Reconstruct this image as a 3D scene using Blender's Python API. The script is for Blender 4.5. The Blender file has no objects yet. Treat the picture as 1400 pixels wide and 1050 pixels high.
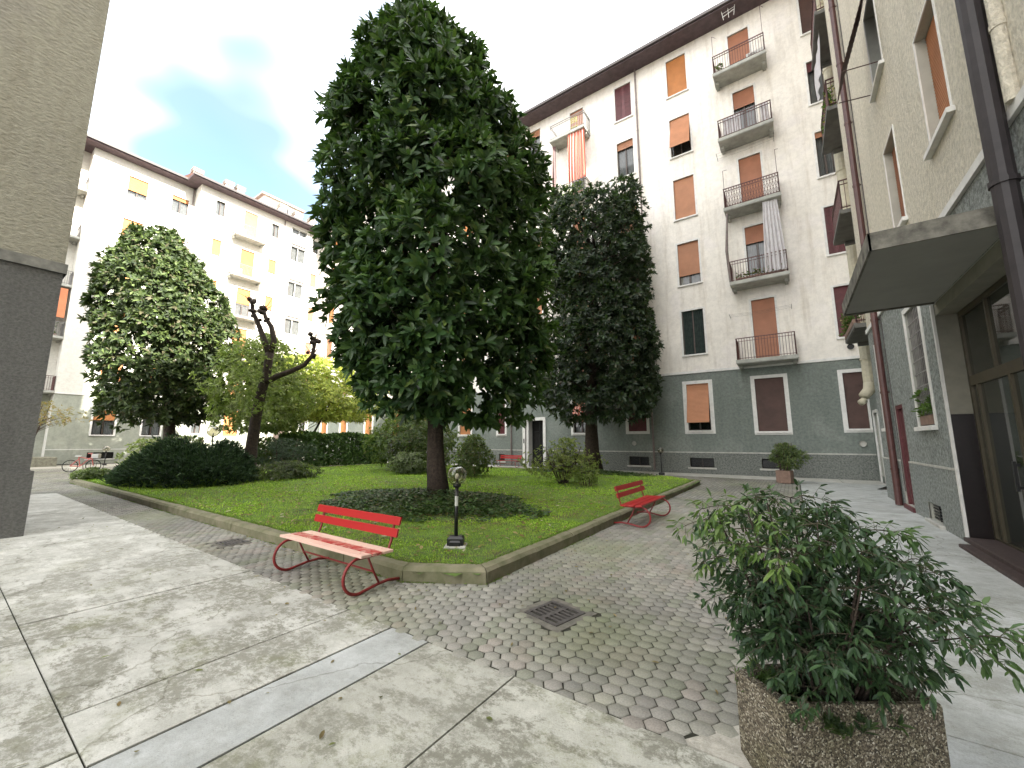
import bpy, math, random
import numpy as np
from mathutils import Vector, Matrix
R = math.radians
random.seed(7); rng = np.random.default_rng(11)
scn = bpy.context.scene
COL = scn.collection

# ------------------------------------------------------------------ tags
def tag(o, label=None, cat=None, group=None, kind=None):
    if label: o['label'] = label
    if cat: o['category'] = cat
    if group: o['group'] = group
    if kind: o['kind'] = kind
    return o
def thing(name, label, cat, loc=(0, 0, 0), rz=0, group=None):
    o = bpy.data.objects.new(name, None); COL.objects.link(o)
    o.empty_display_size = .2
    o.location = loc; o.rotation_euler = (0, 0, rz)
    return tag(o, label, cat, group)
def origin(p):
    v = Vector((0, 0, 0))
    while p is not None:
        v += Vector(p.location); p = p.parent
    return v
def copy_tree(o, parent=None):
    c = o.copy(); COL.objects.link(c)
    if parent is not None: c.parent = parent
    for ch in list(o.children): copy_tree(ch, c)
    return c

# ------------------------------------------------------------------ mesh builder
class MB:
    def __init__(s): s.v = []; s.f = []; s.m = []
    def add(s, vs, fs, mi=0):
        b = len(s.v); s.v += [tuple(p) for p in vs]
        for f in fs: s.f.append(tuple(i + b for i in f)); s.m.append(mi)
    def quad(s, a, b, c, d, mi=0): s.add((a, b, c, d), ((0, 1, 2, 3),), mi)
    def box(s, x0, x1, y0, y1, z0, z1, mi=0):
        x0, x1 = min(x0, x1), max(x0, x1); y0, y1 = min(y0, y1), max(y0, y1); z0, z1 = min(z0, z1), max(z0, z1)
        s.add([(x0,y0,z0),(x1,y0,z0),(x1,y1,z0),(x0,y1,z0),(x0,y0,z1),(x1,y0,z1),(x1,y1,z1),(x0,y1,z1)],
              [(0,3,2,1),(4,5,6,7),(0,1,5,4),(1,2,6,5),(2,3,7,6),(3,0,4,7)], mi)
    def bbox(s, x0, x1, y0, y1, z0, z1, b=.01, mi=0):   # box with chamfered top edges
        s.add([(x0,y0,z0),(x1,y0,z0),(x1,y1,z0),(x0,y1,z0),
               (x0,y0,z1-b),(x1,y0,z1-b),(x1,y1,z1-b),(x0,y1,z1-b),
               (x0+b,y0+b,z1),(x1-b,y0+b,z1),(x1-b,y1-b,z1),(x0+b,y1-b,z1)],
              [(0,3,2,1),(0,1,5,4),(1,2,6,5),(2,3,7,6),(3,0,4,7),(4,5,9,8),(5,6,10,9),(6,7,11,10),(7,4,8,11),(8,9,10,11)], mi)
    def prism(s, poly, z0, z1, mi=0):
        n = len(poly); vs = [(x, y, z0) for x, y in poly] + [(x, y, z1) for x, y in poly]
        s.add(vs, [tuple(range(n))[::-1], tuple(range(n, 2*n))] + [(i, (i+1) % n, n+(i+1) % n, n+i) for i in range(n)], mi)
    def tube(s, pts, rad, n=8, mi=0, cap=True):
        pts = [Vector(p) for p in pts]; k = len(pts)
        if not hasattr(rad, '__len__'): rad = [rad]*k
        b = len(s.v); up = None
        for i, p in enumerate(pts):
            t = (pts[min(i+1, k-1)] - pts[max(i-1, 0)])
            if t.length < 1e-9: t = Vector((0, 0, 1))
            t.normalize()
            if up is None:
                up = Vector((0, 0, 1)) if abs(t.z) < .9 else Vector((1, 0, 0))
            u = (up - t*up.dot(t))
            if u.length < 1e-6: u = t.orthogonal()
            u.normalize(); up = u; w = t.cross(u)
            for j in range(n):
                a = 2*math.pi*j/n
                s.v.append(tuple(p + (u*math.cos(a) + w*math.sin(a))*rad[i]))
        for i in range(k-1):
            for j in range(n):
                s.f.append((b+i*n+j, b+i*n+(j+1) % n, b+(i+1)*n+(j+1) % n, b+(i+1)*n+j)); s.m.append(mi)
        if cap:
            s.f.append(tuple(b+j for j in range(n))[::-1]); s.m.append(mi)
            s.f.append(tuple(b+(k-1)*n+j for j in range(n))); s.m.append(mi)
    def lathe(s, prof, c=(0, 0, 0), n=24, mi=0):
        b = len(s.v); k = len(prof)
        for r, z in prof:
            for j in range(n):
                a = 2*math.pi*j/n; s.v.append((c[0]+r*math.cos(a), c[1]+r*math.sin(a), c[2]+z))
        for i in range(k-1):
            for j in range(n):
                s.f.append((b+i*n+j, b+i*n+(j+1) % n, b+(i+1)*n+(j+1) % n, b+(i+1)*n+j)); s.m.append(mi)
    def build(s, name, mats, parent=None, world=True, smooth=False):
        me = bpy.data.meshes.new(name)
        off = origin(parent) if (parent is not None and world) else Vector((0, 0, 0))
        me.from_pydata([(x-off.x, y-off.y, z-off.z) for x, y, z in s.v], [], s.f)
        if not isinstance(mats, (list, tuple)): mats = [mats, M['reveal']] if max(s.m, default=0) > 0 else [mats]
        for m in mats: me.materials.append(m)
        if len(mats) > 1: me.polygons.foreach_set('material_index', s.m)
        if smooth: me.polygons.foreach_set('use_smooth', [True]*len(s.f))
        me.update()
        o = bpy.data.objects.new(name, me); COL.objects.link(o)
        if parent is not None: o.parent = parent
        return o

# ------------------------------------------------------------------ materials
def new_mat(name):
    m = bpy.data.materials.new(name); m.use_nodes = True
    nt = m.node_tree; b = nt.nodes['Principled BSDF']
    return m, nt, b
def N(nt, t, **kw):
    n = nt.nodes.new(t)
    for k, v in kw.items():
        if k in n.inputs: n.inputs[k].default_value = v
        else: setattr(n, k, v)
    return n
def ramp(nt, stops):
    r = nt.nodes.new('ShaderNodeValToRGB'); e = r.color_ramp.elements
    while len(e) < len(stops): e.new(.5)
    for el, (p, c) in zip(e, stops):
        el.position = p; el.color = (*c, 1) if len(c) == 3 else c
    return r
def coords(nt, scale=(1, 1, 1)):
    g = nt.nodes.new('ShaderNodeNewGeometry'); mp = nt.nodes.new('ShaderNodeMapping')
    mp.inputs['Scale'].default_value = scale
    nt.links.new(g.outputs['Position'], mp.inputs['Vector']); return mp.outputs[0]
def mix(nt, f, a, b, mode='MIX'):
    n = nt.nodes.new('ShaderNodeMix'); n.data_type = 'RGBA'; n.blend_type = mode
    for sock, v in ((n.inputs[0], f), (n.inputs[6], a), (n.inputs[7], b)):
        if hasattr(v, 'links') or isinstance(v, bpy.types.NodeSocket): nt.links.new(v, sock)
        elif isinstance(v, (int, float)): sock.default_value = v
        else: sock.default_value = (*v, 1)
    return n.outputs[2]
def bump(nt, b, h, strength=.4, dist=.01, prev=None):
    n = nt.nodes.new('ShaderNodeBump'); n.inputs['Strength'].default_value = strength; n.inputs['Distance'].default_value = dist
    nt.links.new(h, n.inputs['Height'])
    if prev is not None: nt.links.new(prev, n.inputs['Normal'])
    nt.links.new(n.outputs[0], b.inputs['Normal']); return n.outputs[0]
def noise(nt, vec, scale, detail=6, rough=.6):
    n = N(nt, 'ShaderNodeTexNoise', Scale=scale, Detail=detail, Roughness=rough)
    nt.links.new(vec, n.inputs['Vector']); return n.outputs['Fac']
def simple(name, col, rough=.6, metal=0, var=.15, scale=6, bmp=0, bs=60, bd=.004, col2=None):
    m, nt, b = new_mat(name); b.inputs['Roughness'].default_value = rough; b.inputs['Metallic'].default_value = metal
    p = coords(nt); f = noise(nt, p, scale)
    r = ramp(nt, [(.3, (0, 0, 0)), (.7, (1, 1, 1))]); nt.links.new(f, r.inputs[0])
    c2 = col2 or tuple(c*(1-var*1.6) for c in col)
    nt.links.new(mix(nt, r.outputs[0], c2, tuple(min(1, c*(1+var*.4)) for c in col)), b.inputs['Base Color'])
    if bmp: bump(nt, b, noise(nt, p, bs, 4), bmp, bd)
    return m
def plaster(name, col, dirt, rough_scale=45, bmp=.5, bd=.012, streak=.5, patch=None, stretch=1.0, mott=.5):
    m, nt, b = new_mat(name); b.inputs['Roughness'].default_value = .92
    p = coords(nt)
    big = noise(nt, p, .35, 5, .65); r1 = ramp(nt, [(.38, (0, 0, 0)), (.68, (1, 1, 1))]); nt.links.new(big, r1.inputs[0])
    ps = coords(nt, (1.6, 1.6, .16)); st = noise(nt, ps, 1.6, 6, .7); r2 = ramp(nt, [(.50, (0, 0, 0)), (.78, (1, 1, 1))]); nt.links.new(st, r2.inputs[0])
    c = mix(nt, r1.outputs[0], tuple(x*.93 for x in col), col)
    if patch: 
        pn = noise(nt, p, .8, 3, .5); r3 = ramp(nt, [(.52, (0, 0, 0)), (.62, (1, 1, 1))]); nt.links.new(pn, r3.inputs[0])
        c = mix(nt, r3.outputs[0], c, patch)
    mu = nt.nodes.new('ShaderNodeMath'); mu.operation = 'MULTIPLY'; mu.inputs[1].default_value = streak; nt.links.new(r2.outputs[0], mu.inputs[0])
    c = mix(nt, mu.outputs[0], c, dirt)
    fine = noise(nt, coords(nt, (1, 1, stretch)), rough_scale, 5, .72)
    rf = ramp(nt, [(.38, (1-mott*.75,)*3), (.60, (1.06, 1.06, 1.06))]); nt.links.new(fine, rf.inputs[0])
    c = mix(nt, 1.0, c, rf.outputs[0], 'MULTIPLY')
    nt.links.new(c, b.inputs['Base Color'])
    bump(nt, b, fine, bmp, bd)
    return m
def leafmat(name, rough=.42, trans=.3, tint=(.5, .8, .12)):
    m, nt, b = new_mat(name)
    a = nt.nodes.new('ShaderNodeAttribute'); a.attribute_name = 'Col'
    nt.links.new(a.outputs['Color'], b.inputs['Base Color']); b.inputs['Roughness'].default_value = rough
    b.inputs['Specular IOR Level'].default_value = .35
    t = nt.nodes.new('ShaderNodeBsdfTranslucent')
    mm = mix(nt, .35, a.outputs['Color'], tint, 'MIX'); nt.links.new(mm, t.inputs['Color'])
    ms = nt.nodes.new('ShaderNodeMixShader'); ms.inputs[0].default_value = trans
    nt.links.new(b.outputs[0], ms.inputs[1]); nt.links.new(t.outputs[0], ms.inputs[2])
    nt.links.new(ms.outputs[0], nt.nodes['Material Output'].inputs[0]); return m
def attrmat(name, rough=.85, bmp=.4, bs=80, bd=.003, spots=None):
    m, nt, b = new_mat(name); b.inputs['Roughness'].default_value = rough
    a = nt.nodes.new('ShaderNodeAttribute'); a.attribute_name = 'Col'; p = coords(nt)
    f = noise(nt, p, bs, 5); r = ramp(nt, [(.3, (.72, .72, .72)), (.7, (1.1, 1.1, 1.1))]); nt.links.new(f, r.inputs[0])
    c = mix(nt, 1.0, a.outputs['Color'], r.outputs[0], 'MULTIPLY')
    if spots:
        g = noise(nt, p, .7, 5, .7); rg = ramp(nt, [(.48, (0, 0, 0)), (.72, (1, 1, 1))]); nt.links.new(g, rg.inputs[0])
        c = mix(nt, rg.outputs[0], c, spots, 'MIX') if False else mix(nt, rg.outputs[0], c, mix(nt, 1.0, c, spots, 'MULTIPLY'))
    nt.links.new(c, b.inputs['Base Color']); bump(nt, b, f, bmp, bd); return m
def glass(name, col=(.02, .025, .025), alpha=.6, rough=.04):
    m, nt, b = new_mat(name); b.inputs['Base Color'].default_value = (*col, 1); b.inputs['Roughness'].default_value = rough
    b.inputs['Alpha'].default_value = alpha; b.inputs['IOR'].default_value = 1.5; b.inputs['Specular IOR Level'].default_value = .8
    return m

M = {}
M['cream'] = plaster('cream_plaster', (.82, .78, .715), (.45, .39, .31), 5, .22, .02, .65, patch=(.78, .74, .695), mott=.09)
M['cream_d'] = plaster('cream_plaster_sunny', (.70, .68, .62), (.42, .40, .33), 7, .2, .01, .2, mott=.1)
M['cream_rough'] = plaster('cream_roughcast', (.72, .665, .55), (.48, .44, .33), 15, 1.0, .05, .5, patch=(.68, .63, .52), mott=.34, stretch=.7)
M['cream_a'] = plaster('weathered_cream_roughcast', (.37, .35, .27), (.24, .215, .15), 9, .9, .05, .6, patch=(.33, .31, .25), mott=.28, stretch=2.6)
M['grey'] = plaster('grey_green_roughcast', (.195, .222, .20), (.12, .14, .125), 9, .6, .03, .5, patch=(.225, .25, .225), mott=.28)
M['grey_rough'] = plaster('grey_roughcast', (.31, .335, .315), (.16, .175, .16), 17, 1.0, .03, .35, mott=.75)
M['grey_d'] = plaster('pale_grey_plaster', (.33, .345, .29), (.22, .235, .19), 5, .3, .02, .5, patch=(.37, .38, .32), mott=.15)
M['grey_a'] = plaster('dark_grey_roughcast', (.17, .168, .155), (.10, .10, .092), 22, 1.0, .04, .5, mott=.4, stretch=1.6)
M['plinth'] = plaster('pebbledash_plinth', (.215, .23, .21), (.12, .13, .12), 15, 1.0, .03, .5, mott=.7)
M['reveal'] = simple('smooth_reveal_plaster', (.42, .42, .37), .9, var=.12, scale=3, bmp=.1)
M['white'] = simple('white_trim', (.74, .73, .70), .7, var=.1, bmp=.15, bs=30)
M['stone'] = simple('pale_stone', (.50, .49, .45), .85, var=.2, bmp=.3, bs=50)
M['eave'] = simple('brown_eave_boards', (.10, .07, .078), .8, var=.25, scale=3, bmp=.2)
M['gutter'] = simple('dark_gutter', (.06, .05, .05), .5, var=.2)
M['tile'] = simple('clay_roof_tiles', (.22, .10, .065), .85, var=.35, scale=5, bmp=.5, bs=20)
M['pipe_red'] = simple('red_brown_pipe_paint', (.095, .038, .034), .45, var=.2, scale=9)
M['pipe_grey'] = simple('grey_brown_pipe', (.20, .16, .15), .6, var=.2)
M['pipe_dark'] = simple('dark_metal_pipe', (.028, .022, .024), .6, .0, var=.25, scale=7)
M['pipe_cream'] = simple('cream_flue', (.62, .57, .43), .7, var=.12)
M['tan'] = simple('tan_shutter', (.50, .235, .125), .65, var=.1, scale=2)
M['tan2'] = simple('orange_shutter', (.50, .205, .065), .65, var=.1, scale=2)
for _k in ('tan', 'tan2'):
    _nt = M[_k].node_tree; _b = _nt.nodes['Principled BSDF']; _l = _b.inputs['Base Color'].links[0].from_socket
    _oi = _nt.nodes.new('ShaderNodeObjectInfo'); _r = ramp(_nt, [(0, (.78, .80, .84)), (.5, (1, 1, 1)), (1, (1.12, 1.06, .98))]); _nt.links.new(_oi.outputs['Random'], _r.inputs[0])
    _nt.links.new(mix(_nt, 1.0, _l, _r.outputs[0], 'MULTIPLY'), _b.inputs['Base Color'])
M['redbrown'] = simple('red_brown_shutter', (.40, .175, .10), .6, var=.12, scale=2)
M['darkbrown'] = simple('dark_brown_shutter', (.10, .055, .045), .7, var=.2, scale=2)
M['maroon'] = simple('maroon_paint', (.12, .028, .032), .5, var=.2, scale=4, bmp=.1)
M['rust'] = simple('rust_red_railing', (.12, .045, .04), .55, var=.3, scale=12)
M['railgrey'] = simple('grey_railing', (.26, .25, .24), .55, var=.25)
M['wood'] = simple('dark_window_wood', (.07, .05, .04), .5, var=.2)
M['whitewood'] = simple('white_window_wood', (.62, .62, .60), .5, var=.1)
M['curtain'] = simple('net_curtain', (.62, .64, .64), .9, var=.15, scale=3)
M['darkcurtain'] = simple('dark_green_drape', (.02, .035, .03), .9, var=.3)
M['black'] = simple('black_paint', (.012, .012, .013), .4, var=.3)
M['dark'] = simple('dark_interior', (.018, .017, .016), .9, var=.3)
M['glass'] = glass('window_glass')
M['door_glass'] = glass('entrance_glass', (.03, .035, .028), .72, .03)
M['bronze'] = simple('olive_bronze_frame', (.085, .072, .045), .45, .3, var=.15)
M['entry_wall'] = simple('beige_entry_plaster', (.22, .21, .17), .9, var=.1, bmp=.2)
M['porphyry'] = simple('dark_red_stone', (.010, .006, .006), .35, var=.3, scale=14)
M['step'] = simple('porphyry_step', (.065, .043, .04), .7, var=.35, scale=18, bmp=.3)
M['canopy'] = simple('painted_concrete_soffit', (.30, .295, .27), .9, var=.06, scale=2, bmp=.1)
M['canopy_edge'] = simple('stained_concrete_edge', (.20, .19, .16), .9, var=.5, scale=5, bmp=.4)
M['slab'] = simple('balcony_concrete', (.42, .42, .38), .9, var=.2, scale=3, bmp=.2)
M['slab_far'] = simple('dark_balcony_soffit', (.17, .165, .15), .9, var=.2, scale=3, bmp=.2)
M['kerb'] = simple('mossy_stone_kerb', (.205, .185, .125), .92, var=.3, scale=5, bmp=.7, bs=45, bd=.006, col2=(.115, .12, .06))
M['soil'] = simple('dark_soil', (.045, .033, .022), .95, var=.4, scale=12, bmp=1, bs=40, bd=.02)
M['iron'] = simple('cast_iron', (.11, .10, .095), .6, .4, var=.3, scale=20, bmp=.3)
M['drain_rim'] = simple('grey_mortar', (.16, .15, .125), .9, var=.3, scale=12, bmp=.4)
M['hole'] = simple('shadowy_void', (.006, .006, .006), .95, var=.1)
M['bark'] = simple('dark_bark', (.06, .042, .030), .9, var=.4, scale=14, bmp=1, bs=26, bd=.03)
M['bark2'] = simple('brown_bark', (.10, .07, .05), .9, var=.4, scale=14, bmp=1, bs=26, bd=.03)
M['twig'] = simple('pale_twigs', (.07, .06, .035), .85, var=.3)
M['acwhite'] = simple('appliance_white', (.60, .60, .57), .5, var=.08)
M['pink_bike'] = simple('pink_red_paint', (.62, .14, .12), .35, var=.1)
M['rubber'] = simple('rubber', (.02, .02, .02), .8)
M['sheet'] = simple('white_cotton', (.56, .54, .55), .95, var=.1, bmp=.2, bs=12)
M['orange_cloth'] = simple('orange_cloth', (.60, .22, .11), .95, var=.12, scale=2)
M['sticker'] = simple('pale_sticker', (.45, .46, .42), .6, var=.1)
M['bulb'] = simple('white_bulb', (.8, .8, .78), .3, var=.02)
M['terracotta'] = simple('dull_terracotta', (.26, .17, .13), .9, var=.2, bmp=.3)
M['cable'] = simple('cable', (.10, .09, .085), .7)
M['blue'] = simple('blue_plastic', (.03, .10, .22), .5)
M['yellow_plastic'] = simple('yellow_plastic', (.45, .40, .08), .5)
M['leafA'] = leafmat('glossy_leaves', .45, .16, (.25, .5, .05))
M['leafC'] = leafmat('dull_leaves', .6, .10, (.25, .5, .05))
M['leafB'] = leafmat('soft_leaves', .55, .38, (.45, .7, .08))
M['grass'] = leafmat('grass_blades', .6, .35, (.35, .7, .05))
M['needle'] = leafmat('conifer_sprays', .7, .1, (.2, .4, .1))
M['paver'] = attrmat('paver_concrete', .88, .5, 90, .003, (.80, .84, .66))
# red bench paint; pale pink painted in as sky reflection on the seat
def bench_wood(name, sky_sheen):
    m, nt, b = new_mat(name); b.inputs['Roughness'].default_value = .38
    p = coords(nt, (3, 3, 3)); f = noise(nt, p, 3.5, 6, .7); r = ramp(nt, [(sky_sheen-.12, (1, 1, 1)), (sky_sheen+.12, (0, 0, 0))]); nt.links.new(f, r.inputs[0])
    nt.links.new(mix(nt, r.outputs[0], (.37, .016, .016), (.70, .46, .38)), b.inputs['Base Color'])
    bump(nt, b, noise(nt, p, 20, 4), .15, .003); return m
M['bench_red'] = bench_wood('red_plank_paint', .12)
M['bench_mid'] = bench_wood('part_sheen_red_plank', .42)  # same painted sky sheen, mixed unevenly into the red
M['bench_sheen'] = bench_wood('sky_sheen_plank', .72)  # mostly pale pink: reflected sky put into the plank colour
M['bench_steel'] = simple('red_tube_paint', (.24, .022, .022), .4, var=.2, scale=12)
# exposed aggregate
def aggregate():
    m, nt, b = new_mat('exposed_aggregate'); b.inputs['Roughness'].default_value = .85
    p = coords(nt); v = N(nt, 'ShaderNodeTexVoronoi', Scale=150.); nt.links.new(p, v.inputs['Vector'])
    r = ramp(nt, [(.0, (.03, .025, .018)), (.3, (.085, .068, .046)), (.62, (.14, .118, .082)), (.85, (.24, .21, .155)), (1, (.42, .39, .32))])
    sep = nt.nodes.new('ShaderNodeSeparateColor'); nt.links.new(v.outputs['Color'], sep.inputs[0]); nt.links.new(sep.outputs[0], r.inputs[0])
    g = noise(nt, p, 3.0, 5, .7); rg = ramp(nt, [(.45, (1, 1, 1)), (.75, (.5, .52, .32))]); nt.links.new(g, rg.inputs[0])
    nt.links.new(mix(nt, 1.0, r.outputs[0], rg.outputs[0], 'MULTIPLY'), b.inputs['Base Color'])
    inv = nt.nodes.new('ShaderNodeMath'); inv.operation = 'SUBTRACT'; inv.inputs[0].default_value = 1; nt.links.new(v.outputs['Distance'], inv.inputs[1])
    bump(nt, b, inv.outputs[0], .9, .006); return m
M['aggregate'] = aggregate()
# stained concrete walkway
def concrete(name, base, moss=.5, warm=True, dark=(.215, .21, .17)):
    m, nt, b = new_mat(name); b.inputs['Roughness'].default_value = .85
    p = coords(nt)
    a = nt.nodes.new('ShaderNodeAttribute'); a.attribute_name = 'Col'
    n1 = noise(nt, coords(nt, (1, 1.7, 1)), 1.2, 12, .80); r1 = ramp(nt, [(.47, (0, 0, 0)), (.52, (1, 1, 1))]); nt.links.new(n1, r1.inputs[0])
    n2 = noise(nt, p, 14, 10, .8); r2 = ramp(nt, [(.42, (.15, .15, .15)), (.52, (1, 1, 1))]); nt.links.new(n2, r2.inputs[0])
    mm = nt.nodes.new('ShaderNodeMath'); mm.operation = 'MULTIPLY'; nt.links.new(r1.outputs[0], mm.inputs[0]); nt.links.new(r2.outputs[0], mm.inputs[1])
    # stain strength per slab in attribute alpha
    m2 = nt.nodes.new('ShaderNodeMath'); m2.operation = 'MULTIPLY'; nt.links.new(mm.outputs[0], m2.inputs[0]); nt.links.new(a.outputs['Alpha'], m2.inputs[1])
    n4 = noise(nt, p, 2.2, 9, .75); r4 = ramp(nt, [(.35, (.66, .66, .63)), (.62, (1.08, 1.08, 1.07))]); nt.links.new(n4, r4.inputs[0])
    c0 = mix(nt, 1.0, a.outputs['Color'], r4.outputs[0], 'MULTIPLY')
    c = mix(nt, m2.outputs[0], c0, dark)
    n3 = noise(nt, p, 1.3, 8, .7); r3 = ramp(nt, [(.52, (0, 0, 0)), (.64, (1, 1, 1))]); nt.links.new(n3, r3.inputs[0])
    m3 = nt.nodes.new('ShaderNodeMath'); m3.operation = 'MULTIPLY'; nt.links.new(r3.outputs[0], m3.inputs[0]); m3.inputs[1].default_value = moss
    m4 = nt.nodes.new('ShaderNodeMath'); m4.operation = 'MULTIPLY'; nt.links.new(m3.outputs[0], m4.inputs[0]); nt.links.new(r2.outputs[0], m4.inputs[1])
    m5 = nt.nodes.new('ShaderNodeMath'); m5.operation = 'MULTIPLY'; nt.links.new(m4.outputs[0], m5.inputs[0]); nt.links.new(a.outputs['Alpha'], m5.inputs[1])
    c = mix(nt, m5.outputs[0], c, (.15, .16, .055))
    wn = N(nt, 'ShaderNodeTexNoise', Scale=2.5, Detail=6.); nt.links.new(p, wn.inputs['Vector'])
    wa = nt.nodes.new('ShaderNodeVectorMath'); wa.operation = 'MULTIPLY_ADD'; wa.inputs[1].default_value = (.5, .5, .5); nt.links.new(wn.outputs['Color'], wa.inputs[0]); nt.links.new(p, wa.inputs[2])
    vc = N(nt, 'ShaderNodeTexVoronoi', Scale=.42); vc.feature = 'DISTANCE_TO_EDGE'; nt.links.new(wa.outputs[0], vc.inputs['Vector'])
    rc = ramp(nt, [(.0, (.45, .44, .38)), (.0022, (.6, .6, .55)), (.0045, (1, 1, 1))]); nt.links.new(vc.outputs['Distance'], rc.inputs[0])
    c = mix(nt, .75, c, mix(nt, 1.0, c, rc.outputs[0], 'MULTIPLY'))
    pit = noise(nt, p, 55, 6, .8); rp = ramp(nt, [(.34, (.62, .62, .58)), (.42, (1, 1, 1))]); nt.links.new(pit, rp.inputs[0]); c = mix(nt, 1.0, c, rp.outputs[0], 'MULTIPLY')
    f = noise(nt, p, 140, 3, .6); rf = ramp(nt, [(.3, (.82, .82, .82)), (.7, (1.05, 1.05, 1.05))]); nt.links.new(f, rf.inputs[0])
    c = mix(nt, 1.0, c, rf.outputs[0], 'MULTIPLY')
    nt.links.new(c, b.inputs['Base Color']); bp = bump(nt, b, f, .35, .002); bump(nt, b, n2, .3, .004, bp); return m
M['concrete'] = concrete('stained_concrete', None)
def lawn_soil():
    m, nt, b = new_mat('lawn_soil'); b.inputs['Roughness'].default_value = .95; p = coords(nt)
    f = noise(nt, p, 2.0, 8, .7); r = ramp(nt, [(.3, (.06, .095, .02)), (.55, (.09, .16, .025)), (.8, (.13, .18, .035))]); nt.links.new(f, r.inputs[0])
    g2 = noise(nt, p, 1.1, 6, .7); r2 = ramp(nt, [(.50, (0, 0, 0)), (.62, (1, 1, 1))]); nt.links.new(g2, r2.inputs[0])
    nt.links.new(mix(nt, r2.outputs[0], r.outputs[0], (.085, .065, .035)), b.inputs['Base Color']); bump(nt, b, noise(nt, p, 60, 4), 1, .02); return m
M['lawn'] = lawn_soil()
def stripes(name, c1, c2, ax, sc):
    m, nt, b = new_mat(name); b.inputs['Roughness'].default_value = .9
    g = nt.nodes.new('ShaderNodeNewGeometry'); s = nt.nodes.new('ShaderNodeSeparateXYZ'); nt.links.new(g.outputs['Position'], s.inputs[0])
    mu = nt.nodes.new('ShaderNodeMath'); mu.operation = 'MULTIPLY'; mu.inputs[1].default_value = sc; nt.links.new(s.outputs[ax], mu.inputs[0])
    si = nt.nodes.new('ShaderNodeMath'); si.operation = 'SINE'; nt.links.new(mu.outputs[0], si.inputs[0])
    r = ramp(nt, [(.45, c1), (.75, c2)]); nt.links.new(si.outputs[0], r.inputs[0]); nt.links.new(r.outputs[0], b.inputs['Base Color']); return m
M['striped'] = stripes('pink_striped_cloth', (.52, .15, .10), (.66, .50, .44), 0, 30.)

def set_col(me, cols):
    a = me.color_attributes.new('Col', 'FLOAT_COLOR', 'POINT')
    a.data.foreach_set('color', np.asarray(cols, dtype=np.float32).ravel())

# ------------------------------------------------------------------ leaves
def nrm(a): return a/np.maximum(np.linalg.norm(a, axis=-1, keepdims=True), 1e-9)
def np_mesh(name, verts, quads, mat, parent, cols=None, world=True):
    me = bpy.data.meshes.new(name)
    off = np.array(origin(parent)) if (parent is not None and world) else np.zeros(3)
    v = (verts-off).astype(np.float32); nf, k = quads.shape
    me.vertices.add(len(v)); me.vertices.foreach_set('co', v.ravel())
    me.loops.add(nf*k); me.loops.foreach_set('vertex_index', quads.astype(np.int32).ravel())
    me.polygons.add(nf); me.polygons.foreach_set('loop_start', np.arange(0, nf*k, k, dtype=np.int32)); me.polygons.foreach_set('loop_total', np.full(nf, k, dtype=np.int32))
    me.update(calc_edges=True)
    if cols is not None: set_col(me, cols)
    me.materials.append(mat)
    o = bpy.data.objects.new(name, me); COL.objects.link(o)
    if parent is not None: o.parent = parent
    return o
def leaf_arrays(C, D, Nn, L, W, droop=.0, fold=.12):
    n = len(C); L = np.broadcast_to(L, n)[:, None]; W = np.broadcast_to(W, n)[:, None]
    S = nrm(np.cross(D, Nn)); Nn = nrm(np.cross(S, D))
    dz = np.zeros((n, 3)); dz[:, 2] = -1
    tip = C + D*L + dz*L*droop
    r1 = C + D*L*.32 + S*W*.5 + Nn*W*fold; r2 = C + D*L*.70 + S*W*.42 + Nn*W*fold + dz*L*droop*.4
    l1 = C + D*L*.32 - S*W*.5 + Nn*W*fold; l2 = C + D*L*.70 - S*W*.42 + Nn*W*fold + dz*L*droop*.4
    V = np.stack([C, r1, r2, tip, l2, l1], 1).reshape(-1, 3)
    b = np.arange(n)[:, None]*6
    Q = np.concatenate([b+np.array([0, 1, 2, 3]), b+np.array([0, 3, 4, 5])], 0)
    return V, Q
def leaves(name, mat, parent, C, D, Nn, L, W, col, droop=0., fold=.12):
    V, Q = leaf_arrays(C, D, Nn, L, W, droop, fold)
    c = np.concatenate([col, np.ones((len(col), 1))], 1); c = np.repeat(c, 6, axis=0)
    return np_mesh(name, V, Q, mat, parent, c)
def rosettes(P, Ax, k, L, W, spread=(30, 80), jit=.25):
    n = len(P); Ax = nrm(Ax)
    t = np.where(np.abs(Ax[:, 2:3]) > .9, np.array([[1., 0, 0]]), np.array([[0, 0, 1.]]))
    U = nrm(np.cross(Ax, t)); Vv = np.cross(Ax, U)
    P = np.repeat(P, k, 0); A = np.repeat(Ax, k, 0); U = np.repeat(U, k, 0); Vv = np.repeat(Vv, k, 0)
    th = (np.tile(np.arange(k), n)*2.4 + np.repeat(rng.random(n)*6.28, k) + rng.normal(0, .3, n*k))[:, None]
    ph = np.radians(rng.uniform(*spread, n*k))[:, None]
    D = A*np.cos(ph) + (U*np.cos(th)+Vv*np.sin(th))*np.sin(ph)
    Nn = A - D*np.sum(A*D, 1, keepdims=True) + rng.normal(0, .15, (n*k, 3))
    l = L*rng.uniform(1-jit, 1+jit, n*k); w = W*rng.uniform(.8, 1.2, n*k)
    return P, nrm(D), nrm(Nn), l, w
def colmix(n, pal, wts, jit=.18):
    pal = np.array(pal); i = rng.choice(len(pal), n, p=np.array(wts)/sum(wts))
    return np.clip(pal[i]*(1+rng.normal(0, jit, (n, 1))), .002, 1)
def pn(P, s, seed=0):
    q = P*s + seed*7.31
    return (np.sin(q[:, 0]*1.7+1.3*np.sin(q[:, 1]*1.1+q[:, 2])) + np.sin(q[:, 1]*1.9+1.2*np.sin(q[:, 2]*1.3+q[:, 0]*.7)) + np.sin(q[:, 2]*2.1+1.4*np.sin(q[:, 0]*.9+q[:, 1]*1.4)))/3
A0 = R(34.86)
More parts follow.
